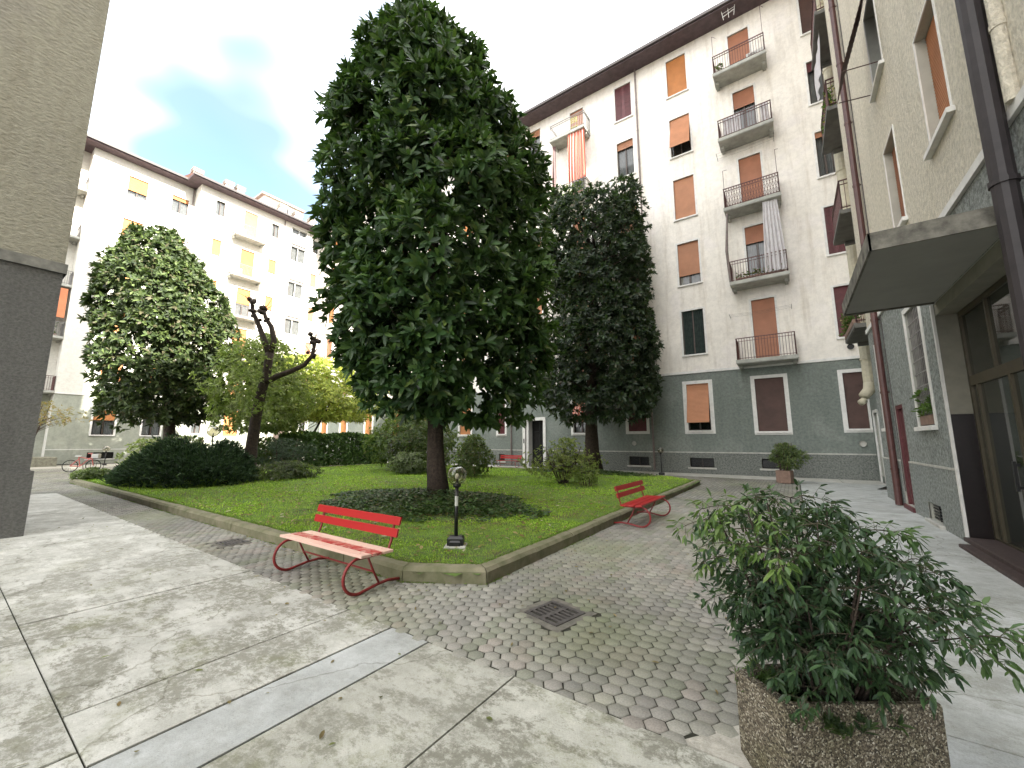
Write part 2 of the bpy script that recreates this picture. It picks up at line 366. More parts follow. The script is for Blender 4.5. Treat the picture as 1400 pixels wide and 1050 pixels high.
RIGHT = np.array([math.cos(A0), math.sin(A0), 0])       # sideways direction in which the crowns lean

def crown_points(base, prof, n, shell=.35, lump=.16, ls=1.1, gap=.0, seed=1, depth=1.0):
    z = np.array([p[0] for p in prof][::-1]); off = np.array([p[1] for p in prof][::-1]); r = np.array([p[2] for p in prof][::-1])
    out = []; axs = []
    tot = 0
    while tot < n:
        m = n*3
        zz = rng.uniform(z[0], z[-1], m); rr = np.interp(zz, z, r); oo = np.interp(zz, z, off)
        keep = rng.random(m) < (rr/r.max()); zz, rr, oo = zz[keep], rr[keep], oo[keep]; m = len(zz)
        a = rng.random(m)*6.283; u = 1-shell*rng.random(m)**1.6
        inner = rng.random(m) < .18; u = np.where(inner, np.sqrt(rng.random(m))*.9, u)
        dirv = np.stack([np.cos(a), np.sin(a)*depth, np.zeros(m)], 1)
        P = np.array(base)[None, :] + dirv*(rr*u)[:, None] + RIGHT[None, :]*oo[:, None]; P[:, 2] = zz
        ln = pn(P, ls, seed)+.6*pn(P, ls*2.7, seed+2)
        P[:, :2] += dirv[:, :2]*(rr*lump*ln)[:, None]
        if gap: 
            k2 = pn(P, 1.9, seed+3) > -1+gap; P, dirv, zz, u = P[k2], dirv[k2], zz[k2], u[k2]
        dz = np.gradient(np.interp(np.linspace(z[0], z[-1], 60), z, r), np.linspace(z[0], z[-1], 60))
        sl = -np.interp(P[:, 2], np.linspace(z[0], z[-1], 60), dz)
        ax = dirv.copy(); ax[:, 2] = np.clip(sl, -.6, 1.2)*.8 + .35; ax += rng.normal(0, .35, ax.shape)
        out.append(P); axs.append(nrm(ax)); tot += len(P)
    return np.concatenate(out)[:n], np.concatenate(axs)[:n]
def lobe_points(base, prof, n, nl, rl, seed, over=.0):
    z = np.array([p[0] for p in prof][::-1]); off = np.array([p[1] for p in prof][::-1]); r = np.array([p[2] for p in prof][::-1])
    g = np.random.default_rng(seed); cand = g.uniform(z[0]+rl*.5, z[-1]-rl*.35, nl*6); rr = np.interp(cand, z, r); cand = cand[g.random(len(cand)) < rr/r.max()][:nl]; nl = len(cand)
    rr = np.interp(cand, z, r); oo = np.interp(cand, z, off); a = np.arange(nl)*2.39996+g.normal(0, .3, nl)
    R_ = rl*g.uniform(.72, 1.25, nl); R_ = np.minimum(R_, rr*.75+.08); rad = np.clip(rr-R_*(.85-over), 0, None)*g.uniform(.80, 1.16, nl)
    d0 = np.stack([np.cos(a), np.sin(a), np.zeros(nl)], 1); Cn = np.array(base)[None]+d0*rad[:, None]+RIGHT[None]*oo[:, None]; Cn[:, 2] = cand
    out = []; ax = []; tot = 0
    while tot < n:
        m = n; i = g.integers(0, nl, m); dv = nrm(g.normal(0, .62, (m, 3))+d0[i]*.75+np.array([0, 0, .28])); 
        P = Cn[i]+dv*(R_[i]*g.uniform(.72, 1.05, m))[:, None]*np.array([1, 1, 1.15]); keep = np.ones(m, bool)
        for q in range(nl):
            dd = np.linalg.norm((P-Cn[q])/np.array([1, 1, 1.15]), axis=1)/R_[q]; keep &= ~((dd < .68) & (g.random(m) < .85))
        out.append(P[keep]); ax.append(nrm(dv[keep]+g.normal(0, .3, (keep.sum(), 3))+np.array([0, 0, .25]))); tot += keep.sum()
    return np.concatenate(out)[:n], np.concatenate(ax)[:n]
def trunk(name, base, top, r0, r1, parent, mat, bend=.12, flare=1.5, n=14):
    mb = MB(); k = 14; pts = []; rad = []
    for i in range(k+1):
        t = i/k; p = Vector(base).lerp(Vector(top), t)
        p.x += bend*math.sin(t*5+base[0]); p.y += bend*math.cos(t*4+base[1])*.7
        pts.append(p if i else Vector(base)); rad.append((r0*(1-t)+r1*t)*(1+(flare-1)*math.exp(-t*k/1.1)))
    mb.tube(pts, rad, n); mb.build(name, mat, parent, smooth=True); return pts
def limbs(parent, pts, P, r0, mat, count, name='branch', lo=.25, hi=.95):
    mb = MB(); idx = rng.choice(len(P), count, replace=False)
    for i in idx:
        t = Vector(P[i]); cand = [p for p in pts if p.z < t.z+.4] or pts[:3]
        s = min(cand, key=lambda p: (Vector(p)-t).length + abs(p.z-(t.z-1.4))*.8)
        m1 = s.lerp(t, .45)+Vector((0, 0, .15)); mb.tube([s, m1, s.lerp(t, .75)+Vector((0, 0, .12)), t], [r0, r0*.6, r0*.35, r0*.12], 6)
    mb.build(name, mat, parent, smooth=True)

# ================================================================== ground
def Fr(ox, oy, tx, ty, rz):
    nx, ny = (ty, -tx)
    class F: pass
    f = F(); f.rz = rz
    f.pt = lambda x, o, z: (ox+tx*x+nx*o, oy+ty*x+ny*o, z)
    def box(mb, x0, x1, o0, o1, z0, z1, mi=0):
        a = f.pt(x0, o0, z0); b = f.pt(x1, o1, z1); mb.box(a[0], b[0], a[1], b[1], z0, z1, mi)
    f.box = box; return f
g = MB(); g.quad((-400, -400, -.06), (400, -400, -.06), (400, 400, -.06), (-400, 400, -.06))
tag(g.build('ground', M['soil']), kind='structure')

KOUT = [(-23.9, 3.35), (-3.85, 3.30), (-3.0, 3.80), (-3.1, 17.2), (-4.4, 18.6), (-9.0, 19.5), (-23.9, 19.5)]
def inside(px, py, poly):
    px = np.asarray(px); py = np.asarray(py); c = np.zeros(px.shape, bool); n = len(poly)
    for i in range(n):
        x1, y1 = poly[i]; x2, y2 = poly[(i+1) % n]
        cond = ((y1 > py) != (y2 > py)) & (px < (x2-x1)*(py-y1)/((y2-y1) if y2 != y1 else 1e-9)+x1)
        c ^= cond
    return c
# --- concrete slabs (real slabs with open joints), per-slab colour and stain amount
def shade(c, f): return tuple(v*f for v in c)
sv = []; sf = []; sc = []
def slab(poly, col, stain, top=.0):
    b = len(sv); n = len(poly); cx = sum(p[0] for p in poly)/n; cy = sum(p[1] for p in poly)/n
    dz = random.uniform(-.002, .002)
    def ins(p, d):
        v = Vector((p[0]-cx, p[1]-cy)); l = v.length; v *= (l-d)/l; return (cx+v.x, cy+v.y)
    for p in poly: sv.append((p[0], p[1], -.05))
    for p in poly: sv.append((p[0], p[1], top-.006+dz))
    for p in poly: q = ins(p, .004); sv.append((q[0], q[1], top+dz))
    sf.append(tuple(range(b+2*n, b+3*n)))
    for i in range(n):
        j = (i+1) % n; sf.append((b+i, b+j, b+n+j, b+n+i)); sf.append((b+n+i, b+n+j, b+2*n+j, b+2*n+i))
    for _ in range(3*n): sc.append((*col, stain))
J = .006
def rect(x0, x1, y0, y1): j = .004; return [(x0+.010, y0+j), (x1-.010, y0+j), (x1-.010, y1-j), (x0+.010, y1-j)]
W1 = (.545, .54, .505)
xs = [-19.6, -18.1, -16.05, -14.0, -11.9, -9.85, -7.8, -5.75, -3.66, -3.02]
stn = [.1, .2, .3, .3, .4, .5, .7, .95, 1.0]
for i in range(len(xs)-1):
    v = random.uniform(.93, 1.06); br = 1.14 if i < 6 else 1.0
    slab(rect(xs[i], xs[i+1], .63, 2.5), tuple(c*v*br for c in W1), stn[i] if i < 8 else .85)
slab(rect(-3.02, -2.56, .63, 2.5), (.46, .475, .475), .2)          # smooth bluish repair band
slab([(-2.56+J, .63+J), (-1.72-J, .63+J), (-1.72-J, 2.5-J), (-2.56+J, 2.5-J)], (.47, .465, .42), .85)
slab([(-1.72+J, .63+J), (.25, .63+J), (.25, 2.5-J), (-.66, 2.5-J), (-1.72+J, 2.5-J)], (.52, .515, .465), 1.0)
slab([(-.65, 2.5+J), (.25, 2.5+J), (.25, 3.4-J), (.08, 3.4-J), (-.4, 2.83)], (.50, .47, .42), .5)
slab([(.25+J, .63), (2.2, .63), (2.2, 3.4-J), (.25+J, 3.4-J)], (.50, .52, .53), .25)
x = -19.6
while x < 2.2:
    x2 = min(x+2.05, 2.2); slab(rect(x, x2, -1.35, .63), shade(W1, random.uniform(.9, 1.04)), random.uniform(.4, .9))
    slab(rect(x, x2, -3.4, -1.35), shade(W1, random.uniform(.9, 1.04)), random.uniform(.4, .9)); x = x2
y = 3.4
for y2 in (4.75, 6.7, 8.75, 10.8, 12.8, 14.8, 16.8, 18.8, 21.0):
    slab([(.08+J, y+J), (2.2, y+J), (2.2 if y2 <= 16.8 else 2.85, y2-J), (.08+J, y2-J)], shade((.50, .515, .51), random.uniform(.95, 1.06)), .4 if y < 5 else .2); y = y2
x = -30.
while x < 2.8:
    x2 = min(x+2.1, 2.84); slab(rect(x, x2, 21.0, 23.05), shade((.56, .55, .51), random.uniform(.95, 1.05)), .1); x = x2
y = -6.
while y < 21:                                                      # pale forecourt by the far wing
    slab(rect(-42.9, -38.0, y, y+2.4), shade((.42, .40, .35), random.uniform(.95, 1.05)), .3); y += 2.4
me = bpy.data.meshes.new('pavement'); me.from_pydata(sv, [], sf); set_col(me, sc); me.materials.append(M['concrete'])
o = bpy.data.objects.new('pavement', me); COL.objects.link(o); tag(o, kind='structure')
# --- hexagonal pavers, each a small block
def hexfield():
    a = .069; ax = a*1.08; dx = 1.5*ax; dy = math.sqrt(3)*a
    regs = [(-3.3, .1, 2.5, 21.0), (-38.0, -3.3, 2.5, 3.6), (-38.0, -23.8, 3.3, 21.0), (-26, -3.2, 17.0, 21.0), (-38.0, -19.6, -3, 2.5)]
    pts = []
    for (x0, x1, y0, y1) in regs:
        I, Jx = np.meshgrid(np.arange(int(x0/dx)-1, int(x1/dx)+2), np.arange(int(y0/dy)-1, int(y1/dy)+2)); I = I.ravel(); Jx = Jx.ravel()
        cx = I*dx; cy = Jx*dy+(dy/2)*(I % 2); k = (cx >= x0) & (cx <= x1) & (cy >= y0) & (cy <= y1); pts.append(np.stack([I[k], Jx[k]], 1))
    IJ = np.unique(np.concatenate(pts), axis=0); P = np.stack([IJ[:, 0]*dx, IJ[:, 1]*dy+(dy/2)*(IJ[:, 0] % 2)], 1)
    e = .04
    k = ~inside(P[:, 0], P[:, 1], [(x+(e if x < -10 else -e), y+(e if y < 10 else -e)) for x, y in KOUT])
    k &= ~((P[:, 0] > -.66) & (P[:, 1] < 2.5)); k &= ~((P[:, 0] + .66 - (P[:, 1]-2.5) > .0) & (P[:, 1] < 2.92))
    for gx, gy, w, rz in ((-2.0, 3.58, .24, R(-13)), (-7.6, 2.98, .21, 0)):
        u = (P[:, 0]-gx)*math.cos(rz)+(P[:, 1]-gy)*math.sin(rz); v = -(P[:, 0]-gx)*math.sin(rz)+(P[:, 1]-gy)*math.cos(rz)
        k &= ~((np.abs(u) < w+.035) & (np.abs(v) < w+.035))
    return P[k], IJ[k], a, ax
HP, HIJ, ha, hax = hexfield()
def build_hex():
    th = np.radians(np.arange(6)*60); ring = np.stack([np.cos(th)*hax, np.sin(th)*ha], 1)
    pair = (HIJ[:, 1]+(HIJ[:, 0]//2)) % 2                     # pavers are cast as joined pairs
    cell = np.stack([HIJ[:, 0], (HIJ[:, 1]+(HIJ[:, 0]//2)-pair)], 1)
    hsh = (np.sin(cell[:, 0]*12.9898+cell[:, 1]*78.233)*43758.5453) % 1
    P = HP.copy(); P[:, 1] += np.where(pair == 0, .0022, -.0022); P += rng.normal(0, .0010, P.shape)
    base = np.array([(.295, .28, .25), (.26, .253, .225), (.32, .31, .27), (.30, .272, .24), (.245, .25, .20), (.275, .268, .235)])[(hsh*11).astype(int) % 6 if False else np.minimum((hsh*9).astype(int), 8).clip(0, 8) % 6]
    n = len(P); base = base*(1+rng.normal(0, .07, (n, 1)))
    P3 = np.concatenate([P, np.zeros((n, 1))], 1)
    f = lambda sc, sd, lo: np.clip(pn(P3, sc, sd)*1.6-lo, 0, 1)[:, None]
    pk = f(1.7, 2, .75)*(hsh[:, None] > .35); gn = f(1.1, 5, .45); dk = f(.8, 12, .4)
    base = base*(1-pk*.45)+np.array([.37, .275, .245])*pk*.45; base = base*(1-gn*.45)+np.array([.23, .26, .14])*gn*.45; base = base*(1-dk*.25)
    near = np.hypot(P[:, 0], P[:, 1]) < 13
    V = []; Q = []; Cc = []; off = 0
    for m, levels in ((near, ((.965, -.02), (.93, -.004), (.85, 0))), (~near, ((.91, 0),))):
        p = P[m]; k = len(p)
        if not k: continue
        dz = rng.normal(0, .0016, k)[:, None]; L = []
        for s_, z in levels:
            v = np.zeros((k, 6, 3)); v[:, :, :2] = p[:, None]+ring[None]*s_*(1+rng.normal(0, .008, (k, 6, 1))); v[:, :, 2] = z+(dz if z > -.01 else 0); L.append(v)
        V.append(np.concatenate(L, 1).reshape(-1, 3)); nl = len(levels); b = np.arange(k)[:, None]*6*nl+off; t = 6*(nl-1)
        for l in range(nl-1):
            for q in range(6): q2 = (q+1) % 6; Q.append(b+np.array([6*l+q, 6*l+q2, 6*l+6+q2, 6*l+6+q]))
        Q.append(b+t+np.array([0, 1, 2, 3])); Q.append(b+t+np.array([0, 3, 4, 5]))
        Cc.append(np.repeat(np.concatenate([base[m], np.ones((k, 1))], 1), 6*nl, 0)); off += k*6*nl
    o = np_mesh('paved_path', np.concatenate(V), np.concatenate(Q), M['paver'], None, np.concatenate(Cc)); tag(o, kind='structure')
build_hex()
g = MB()
g.quad((-38, -6, -.009), (.08, -6, -.009), (.08, 21, -.009), (-38, 21, -.009))
tag(g.build('joint_soil_ground', simple('mossy_joint_sand', (.032, .032, .02), .95, var=.4, scale=8, bmp=.6)), kind='structure')

# --- kerb of worn stones
def kerb():
    mb = MB(); n = len(KOUT); cx, cy = -13, 11
    def inset(P, d):
        out = []
        for i in range(n):
            p0, p1, p2 = Vector(P[i-1]), Vector(P[i]), Vector(P[(i+1) % n])
            e1 = (p1-p0).normalized(); e2 = (p2-p1).normalized(); n1 = Vector((-e1.y, e1.x)); n2 = Vector((-e2.y, e2.x))
            b = (n1+n2); b /= max(.3, b.dot(n1)); out.append((p1.x+b.x*d, p1.y+b.y*d))
        return out
    I = inset(KOUT, .20); prof = [(0, -.04), (0, .125), (.035, .165), (.165, .168), (.20, .14), (.20, .0)]
    for i in range(n):
        a, b = Vector(KOUT[i]), Vector(KOUT[(i+1) % n]); c, d = Vector(I[i]), Vector(I[(i+1) % n]); L = (b-a).length
        k = max(1, round(L/1.15)) if L > 1.5 else 1
        for s in range(k):
            t0, t1 = s/k+.006/L, (s+1)/k-.006/L; ring = []; sub = 5 if L < 25 and i in (0, 1, 2) else 3
            jo = random.uniform(-.004, .004)
            for q in range(sub+1):
                t = t0+(t1-t0)*q/sub; o_ = a.lerp(b, t); i_ = c.lerp(d, t)
                for (u, z) in prof:
                    p = o_.lerp(i_, u/.20); w = random.uniform(-.003, .003)
                    ring.append((p.x+w, p.y+w, z+jo+(random.uniform(-.004, .004) if z > .1 else 0)))
            m = len(prof); fs = []
            for q in range(sub):
                for r_ in range(m-1): fs.append((q*m+r_, q*m+r_+1, (q+1)*m+r_+1, (q+1)*m+r_))
            fs.append(tuple(range(m))); fs.append(tuple(sub*m+r_ for r_ in range(m))[::-1])
            mb.add(ring, fs)
    tag(mb.build('kerb', M['kerb']), kind='structure'); return I
KIN = kerb()
# --- lawn ground with a slight mound
def lawn_z(x, y):
    x = np.asarray(x, float); y = np.asarray(y, float)
    d = np.minimum.reduce([np.clip((x+23.9)/3, 0, 1), np.clip((-3.1-x)/3, 0, 1), np.clip((y-3.3)/3, 0, 1), np.clip((19.5-y)/3, 0, 1)])
    return .125 + .05*d + .015*np.sin(x*1.3)*np.cos(y*1.1)
def lawn():
    nx, ny = 110, 90; xs_ = np.linspace(-23.8, -3.05, nx); ys_ = np.linspace(3.35, 19.45, ny)
    Xg, Yg = np.meshgrid(xs_, ys_); ok = inside(Xg, Yg, [(x+(.12 if x < -20 else (-.1)), y+(.1 if y < 10 else -.1)) for x, y in KOUT])
    Z = lawn_z(Xg, Yg)+rng.normal(0, .006, Xg.shape); V = np.stack([Xg, Yg, Z], -1).reshape(-1, 3); f = []
    for j in range(ny-1):
        for i in range(nx-1):
            if ok[j, i] or ok[j+1, i+1] or ok[j, i+1] or ok[j+1, i]: f.append((j*nx+i, j*nx+i+1, (j+1)*nx+i+1, (j+1)*nx+i))
    me = bpy.data.meshes.new('lawn_ground'); me.from_pydata([tuple(v) for v in V], [], f); me.materials.append(M['lawn'])
    o = bpy.data.objects.new('lawn_ground', me); COL.objects.link(o); tag(o, kind='structure')
lawn()
def scatter(n, x0, x1, y0, y1, pw=1.0):
    X = rng.uniform(x0, x1, n); Y = rng.uniform(y0, y1, n)
    k = inside(X, Y, [(x+(.2 if x < -20 else (-.2 if x > -10 else 0)), y+(.2 if y < 10 else -.2)) for x, y in KOUT]); return X[k], Y[k]
def grass():
    X, Y = scatter(1050000, -23.9, -3.0, 3.3, 19.5)
    d = np.hypot(X, Y); P3 = np.stack([X, Y, X*0], 1)
    keep = rng.random(len(X)) < np.clip((7.0/d)**2.1, .045, 1)
    # thinner under the big tree
    bare = np.hypot((X+7.0)/2.3, (Y-6.9)/1.7) < 1
    keep &= ~(bare & (rng.random(len(X)) < .8)); keep &= ~((pn(P3, 1.4, 15)+.5*pn(P3, 4.1, 16) > .62) & (rng.random(len(X)) < .6))
    X, Y, d, P3 = X[keep], Y[keep], d[keep], P3[keep]; n = len(X)
    size = np.clip(d/7.5, .8, 2.6)
    C = np.stack([X, Y, lawn_z(X, Y)-.005], 1)
    a = rng.random(n)*6.28; tilt = rng.uniform(.25, 1.1, n)
    D = nrm(np.stack([np.cos(a)*tilt, np.sin(a)*tilt, np.ones(n)], 1))
    S = np.stack([-np.sin(a), np.cos(a), np.zeros(n)], 1)
    L = rng.uniform(.022, .052, n)*size**.55; W = .0045*size
    # clover-like broad leaves in patches
    clov = (pn(P3, 1.2, 9) > .05) & (rng.random(n) < .5); W = np.where(clov, W*4.2, W); L = np.where(clov, L*.75, L)
    b0 = C - S*(W/2)[:, None]; b1 = C + S*(W/2)[:, None]; t = C + D*L[:, None]
    m0 = C + D*(L*.6)[:, None]
    V = np.stack([b0, b1, m0+S*(W*.45)[:, None], t-S*(W*.1)[:, None]], 1).reshape(-1, 3)
    Q = np.arange(n)[:, None]*4+np.array([0, 1, 2, 3])
    col = colmix(n, [(.26, .41, .045), (.33, .46, .055), (.16, .27, .03), (.40, .42, .10)], [5, 4, 3, 1], .15)
    col *= (1+.28*pn(P3, .5, 3))[:, None]
    o = np_mesh('grass', V, Q, M['grass'], None, np.repeat(np.concatenate([col, np.ones((n, 1))], 1), 4, 0))
    tag(o, 'short green grass and clover covering the courtyard lawn', 'grass', kind='stuff')
grass()
def kerb_weeds():
    C = []
    for i in range(3):
        a, b = np.array(KOUT[i]), np.array(KOUT[i+1]); L = np.linalg.norm(b-a); nn = np.array([(b-a)[1], -(b-a)[0]])/L; I0, I1 = np.array(KIN[i]), np.array(KIN[i+1])
        m = int(L*46); t = rng.random(m); t = t[np.sin(t*L*2.3+i)+.5*np.sin(t*L*7.1) > .35+rng.normal(0, .3, len(t))]
        for q in t: 
            p = a+(b-a)*q+nn*rng.uniform(.0, .02); C += [(p[0]+rng.normal(0, .008), p[1]+rng.normal(0, .008), 0, .03) for _ in range(5)]
        t = rng.random(int(L*260))
        for q in t: p = I0+(I1-I0)*q-nn*0+nn*rng.uniform(-.02, .05); C.append((p[0], p[1], .15, .05))
    C = np.array(C); n = len(C); a = rng.random(n)*6.28; D = nrm(np.stack([np.cos(a)*.7, np.sin(a)*.7, np.ones(n)], 1))
    o = leaves('kerb_weeds', M['grass'], None, C[:, :3], D, nrm(np.stack([-D[:, 1], D[:, 0], D[:, 2]*0+.3], 1)), C[:, 3]*rng.uniform(.5, 1.3, n), .005, colmix(n, [(.12, .20, .03), (.17, .23, .05), (.08, .13, .025)], [3, 2, 2]), .2)
    tag(o, 'grass tufts growing along both edges of the mossy kerb', 'grass', kind='stuff')
kerb_weeds()

# ================================================================== buildings
def facade(F, x0, x1, z0, z1, holes, rev=.22, out=0., mb=None):
    """flat wall with real rectangular openings and reveals"""
    mb = mb or MB(); hs = [h for h in holes if h[0] < x1 and h[1] > x0 and h[2] < z1 and h[3] > z0]
    X = sorted(set([x0, x1]+[min(max(v, x0), x1) for h in hs for v in h[:2]]))
    Z = sorted(set([z0, z1]+[min(max(v, z0), z1) for h in hs for v in h[2:4]]))
    for i in range(len(X)-1):
        for j in range(len(Z)-1):
            xm, zm = (X[i]+X[i+1])/2, (Z[j]+Z[j+1])/2
            if any(h[0] < xm < h[1] and h[2] < zm < h[3] for h in hs): continue
            mb.quad(F.pt(X[i], out, Z[j]), F.pt(X[i+1], out, Z[j]), F.pt(X[i+1], out, Z[j+1]), F.pt(X[i], out, Z[j+1]))
    for h in hs:
        a, b, c, d = max(h[0], x0), min(h[1], x1), max(h[2], z0), min(h[3], z1)
        mb.quad(F.pt(a, out, c), F.pt(a, out, d), F.pt(a, -rev, d), F.pt(a, -rev, c), 1)
        mb.quad(F.pt(b, out, d), F.pt(b, out, c), F.pt(b, -rev, c), F.pt(b, -rev, d), 1)
        if h[3] <= z1: mb.quad(F.pt(a, out, d), F.pt(b, out, d), F.pt(b, -rev, d), F.pt(a, -rev, d), 1)
        if h[2] >= z0: mb.quad(F.pt(b, out, c), F.pt(a, out, c), F.pt(a, -rev, c), F.pt(b, -rev, c), 1)
    return mb
PROTO = {}
def win_proto(w, h, kind, mat, cover, bw, trim):
    """window: surround mesh with sill, frame, pane, shutter, curtain as children. local x along wall, -y outward"""
    key = (round(w, 2), round(h, 2), kind, mat, cover, bw, trim)
    if key in PROTO: return PROTO[key]
    s = MB()
    if bw > 0:
        o = -.018
        s.box(-bw, 0, o, .0, -0.0, h); s.box(w, w+bw, o, 0, 0, h); s.box(-bw, w+bw, o, 0, h, h+bw*.9)
        if bw > .12: s.box(-bw, w+bw, o-.002, 0, -bw, -.001)
    else:
        s.box(-.02, 0, -.006, 0, 0, h); s.box(w, w+.02, -.006, 0, 0, h)
    root = s.build('window', M[trim])
    sl = MB(); sl.bbox(-.1, w+.1, -.09, .2, -.085, 0.0-.002, .008); sl.build('sill', M['stone' if trim == 'stone' else 'white'], root, False)
    fm = 'whitewood' if kind in ('white', 'whitecurtain') else 'wood'
    open_h = h*(1-cover) if kind != 'tilt' else h
    if cover < 1 or kind == 'tilt':
        f = MB(); t = .05; y0, y1 = .15, .20
        f.box(0, t, y0, y1, 0, h); f.box(w-t, w, y0, y1, 0, h); f.box(t, w-t, y0, y1, 0, t); f.box(t, w-t, y0, y1, h-t, h)
        f.box(w/2-.035, w/2+.035, y0-.01, y1-.003, t, h-t)
        f.build('frame', M[fm], root, False)
        p = MB(); p.quad((t, .18, t), (w-t, .18, t), (w-t, .18, h-t), (t, .18, h-t)); p.build('pane', M['hole' if kind == 'bars' else 'glass'], root, False)
        if kind in ('glass', 'white', 'whitecurtain', 'partial'):
            c = MB(); k = 26
            for i in range(k):
                xa, xb = t+(w-2*t)*i/k, t+(w-2*t)*(i+1)/k
                if .42 < (i+.5)/k < .58: continue
                ya, yb = .27+.02*math.sin(i*1.9), .27+.02*math.sin((i+1)*1.9)
                c.quad((xa, ya, t), (xb, yb, t), (xb, yb, h-t), (xa, ya, h-t))
            c.build('curtain', M['curtain'], root, False)
        if kind == 'darkdrape':
            c = MB(); k = 30
            for i in range(k):
                xa, xb = t+(w-2*t)*i/k, t+(w-2*t)*(i+1)/k; ya, yb = .11+.015*math.sin(i*2.1), .11+.015*math.sin((i+1)*2.1)
                if .47 < (i+.5)/k < .53: continue
                c.quad((xa, ya, .0), (xb, yb, .0), (xb, yb, h), (xa, ya, h))
            c.build('drape', M['darkcurtain'], root, False)
    if kind in ('roller', 'partial', 'glass', 'white') and cover > 0:
        sh = MB(); z = h; step = .055; zb = h*(1-cover); ztop = h
        while z > zb+.001:
            z2 = max(z-step, zb); sh.quad((0.005, .085, z), (w-.005, .085, z), (w-.005, .073, z2+.008), (0.005, .073, z2+.008))
            sh.quad((0.005, .073, z2+.008), (w-.005, .073, z2+.008), (w-.005, .085, z2), (0.005, .085, z2)); z = z2
        sh.box(0.005, w-.005, .07, .095, zb-.03 if zb > .05 else .001, zb+.01 if zb > .05 else .03)
        sh.build('shutter', M[mat], root, False)
    if kind == 'tilt':
        sh = MB(); zt = h*.80; zb = h*.17; k = 30; sh0 = h
        def P(t):  # t 0..1 down the blind
            z = h+(zb-h)*t; y = .07 if t < .18 else .07-(t-.18)*.62
            return y, z
        for i in range(k):
            ya, za = P(i/k); yb, zb_ = P((i+1)/k); dd = .010
            sh.quad((.01, ya, za), (w-.01, ya, za), (w-.01, yb-dd, zb_+.012), (.01, yb-dd, zb_+.012))
            sh.quad((.01, yb-dd, zb_+.012), (w-.01, yb-dd, zb_+.012), (w-.01, yb, zb_), (.01, yb, zb_))
        yb, zb_ = P(1); sh.box(.01, w-.01, yb-.02, yb+.01, zb_-.03, zb_)
        sh.build('shutter', M[mat], root, False)
        a = MB(); yb, zb_ = P(1)
        for xx in (.02, w-.02): a = MB(); a.tube([(xx, .08, zb_+.25), (xx, yb, zb_)], .01, 5); a.build('stay', M['black'], root, False)
    if kind == 'leaf':       # hinged painted shutters, closed or ajar
        sh = MB(); hw = w/2-.008
        for sx, ajar in ((0, 0), (1, cover)):
            x0 = .004 if sx == 0 else w/2+.004
            sh.box(x0, x0+.07, .06, .10, 0.01, h-.01); sh.box(x0+hw-.07, x0+hw, .06, .10, 0.01, h-.01)
            for zz in (.01, h*.48, h-.09): sh.box(x0+.07, x0+hw-.07, .06, .10, zz, zz+.08)
            zz = .1
            while zz < h-.12:
                if not (h*.46 < zz < h*.48+.09): sh.box(x0+.07, x0+hw-.07, .066, .092, zz, zz+.028)
                zz += .04
            sh.quad((x0+.07, .095, .05), (x0+hw-.07, .095, .05), (x0+hw-.07, .095, h-.05), (x0+.07, .095, h-.05))
        sh.build('shutter', M[mat], root, False)
    if kind == 'grate':
        g_ = MB(); zz = .03
        while zz < h-.02: g_.box(0, w, .04, .07, zz, zz+.012); zz += .06
        g_.box(w/2-.01, w/2+.01, .035, .075, 0, h); g_.quad((0, .15, 0), (w, .15, 0), (w, .15, h), (0, .15, h))
        g_.build('grille', M['black'], root, False)
    if kind == 'bars':
        g_ = MB(); k = int(w/.11)
        for i in range(1, k): g_.tube([(w*i/k, .03, 0), (w*i/k, .03, h)], .009, 5)
        for j in range(1, 9): g_.box(.0, w, .022, .034, h*j/9-.012, h*j/9+.012)
        g_.build('grille', M['railgrey'], root, False)
    if bw == .035:
        for c in root.children:
            if not c.name.startswith('sill'): c.location = (0, .05, 0)
    PROTO[key] = root; root['_used'] = 0; return root
USED = set()
def window(root, F, x, z, w, h, kind='roller', mat='tan', cover=1.0, bw=.09, trim='white', label=None, cat=None, sill=True):
    pr = win_proto(w, h, kind, mat, cover, bw, trim)
    o = pr if pr.name not in USED else copy_tree(pr)
    USED.add(pr.name if o is pr else '')
    o.parent = root; p = Vector(F.pt(x, 0, z))-origin(root); o.location = p; o.rotation_euler = (0, 0, F.rz)
    if '_used' in o: del o['_used']
    if label: o['label'] = label
    if not sill:
        for c in list(o.children):
            if c.name.startswith('sill'): bpy.data.objects.remove(c)
    return o
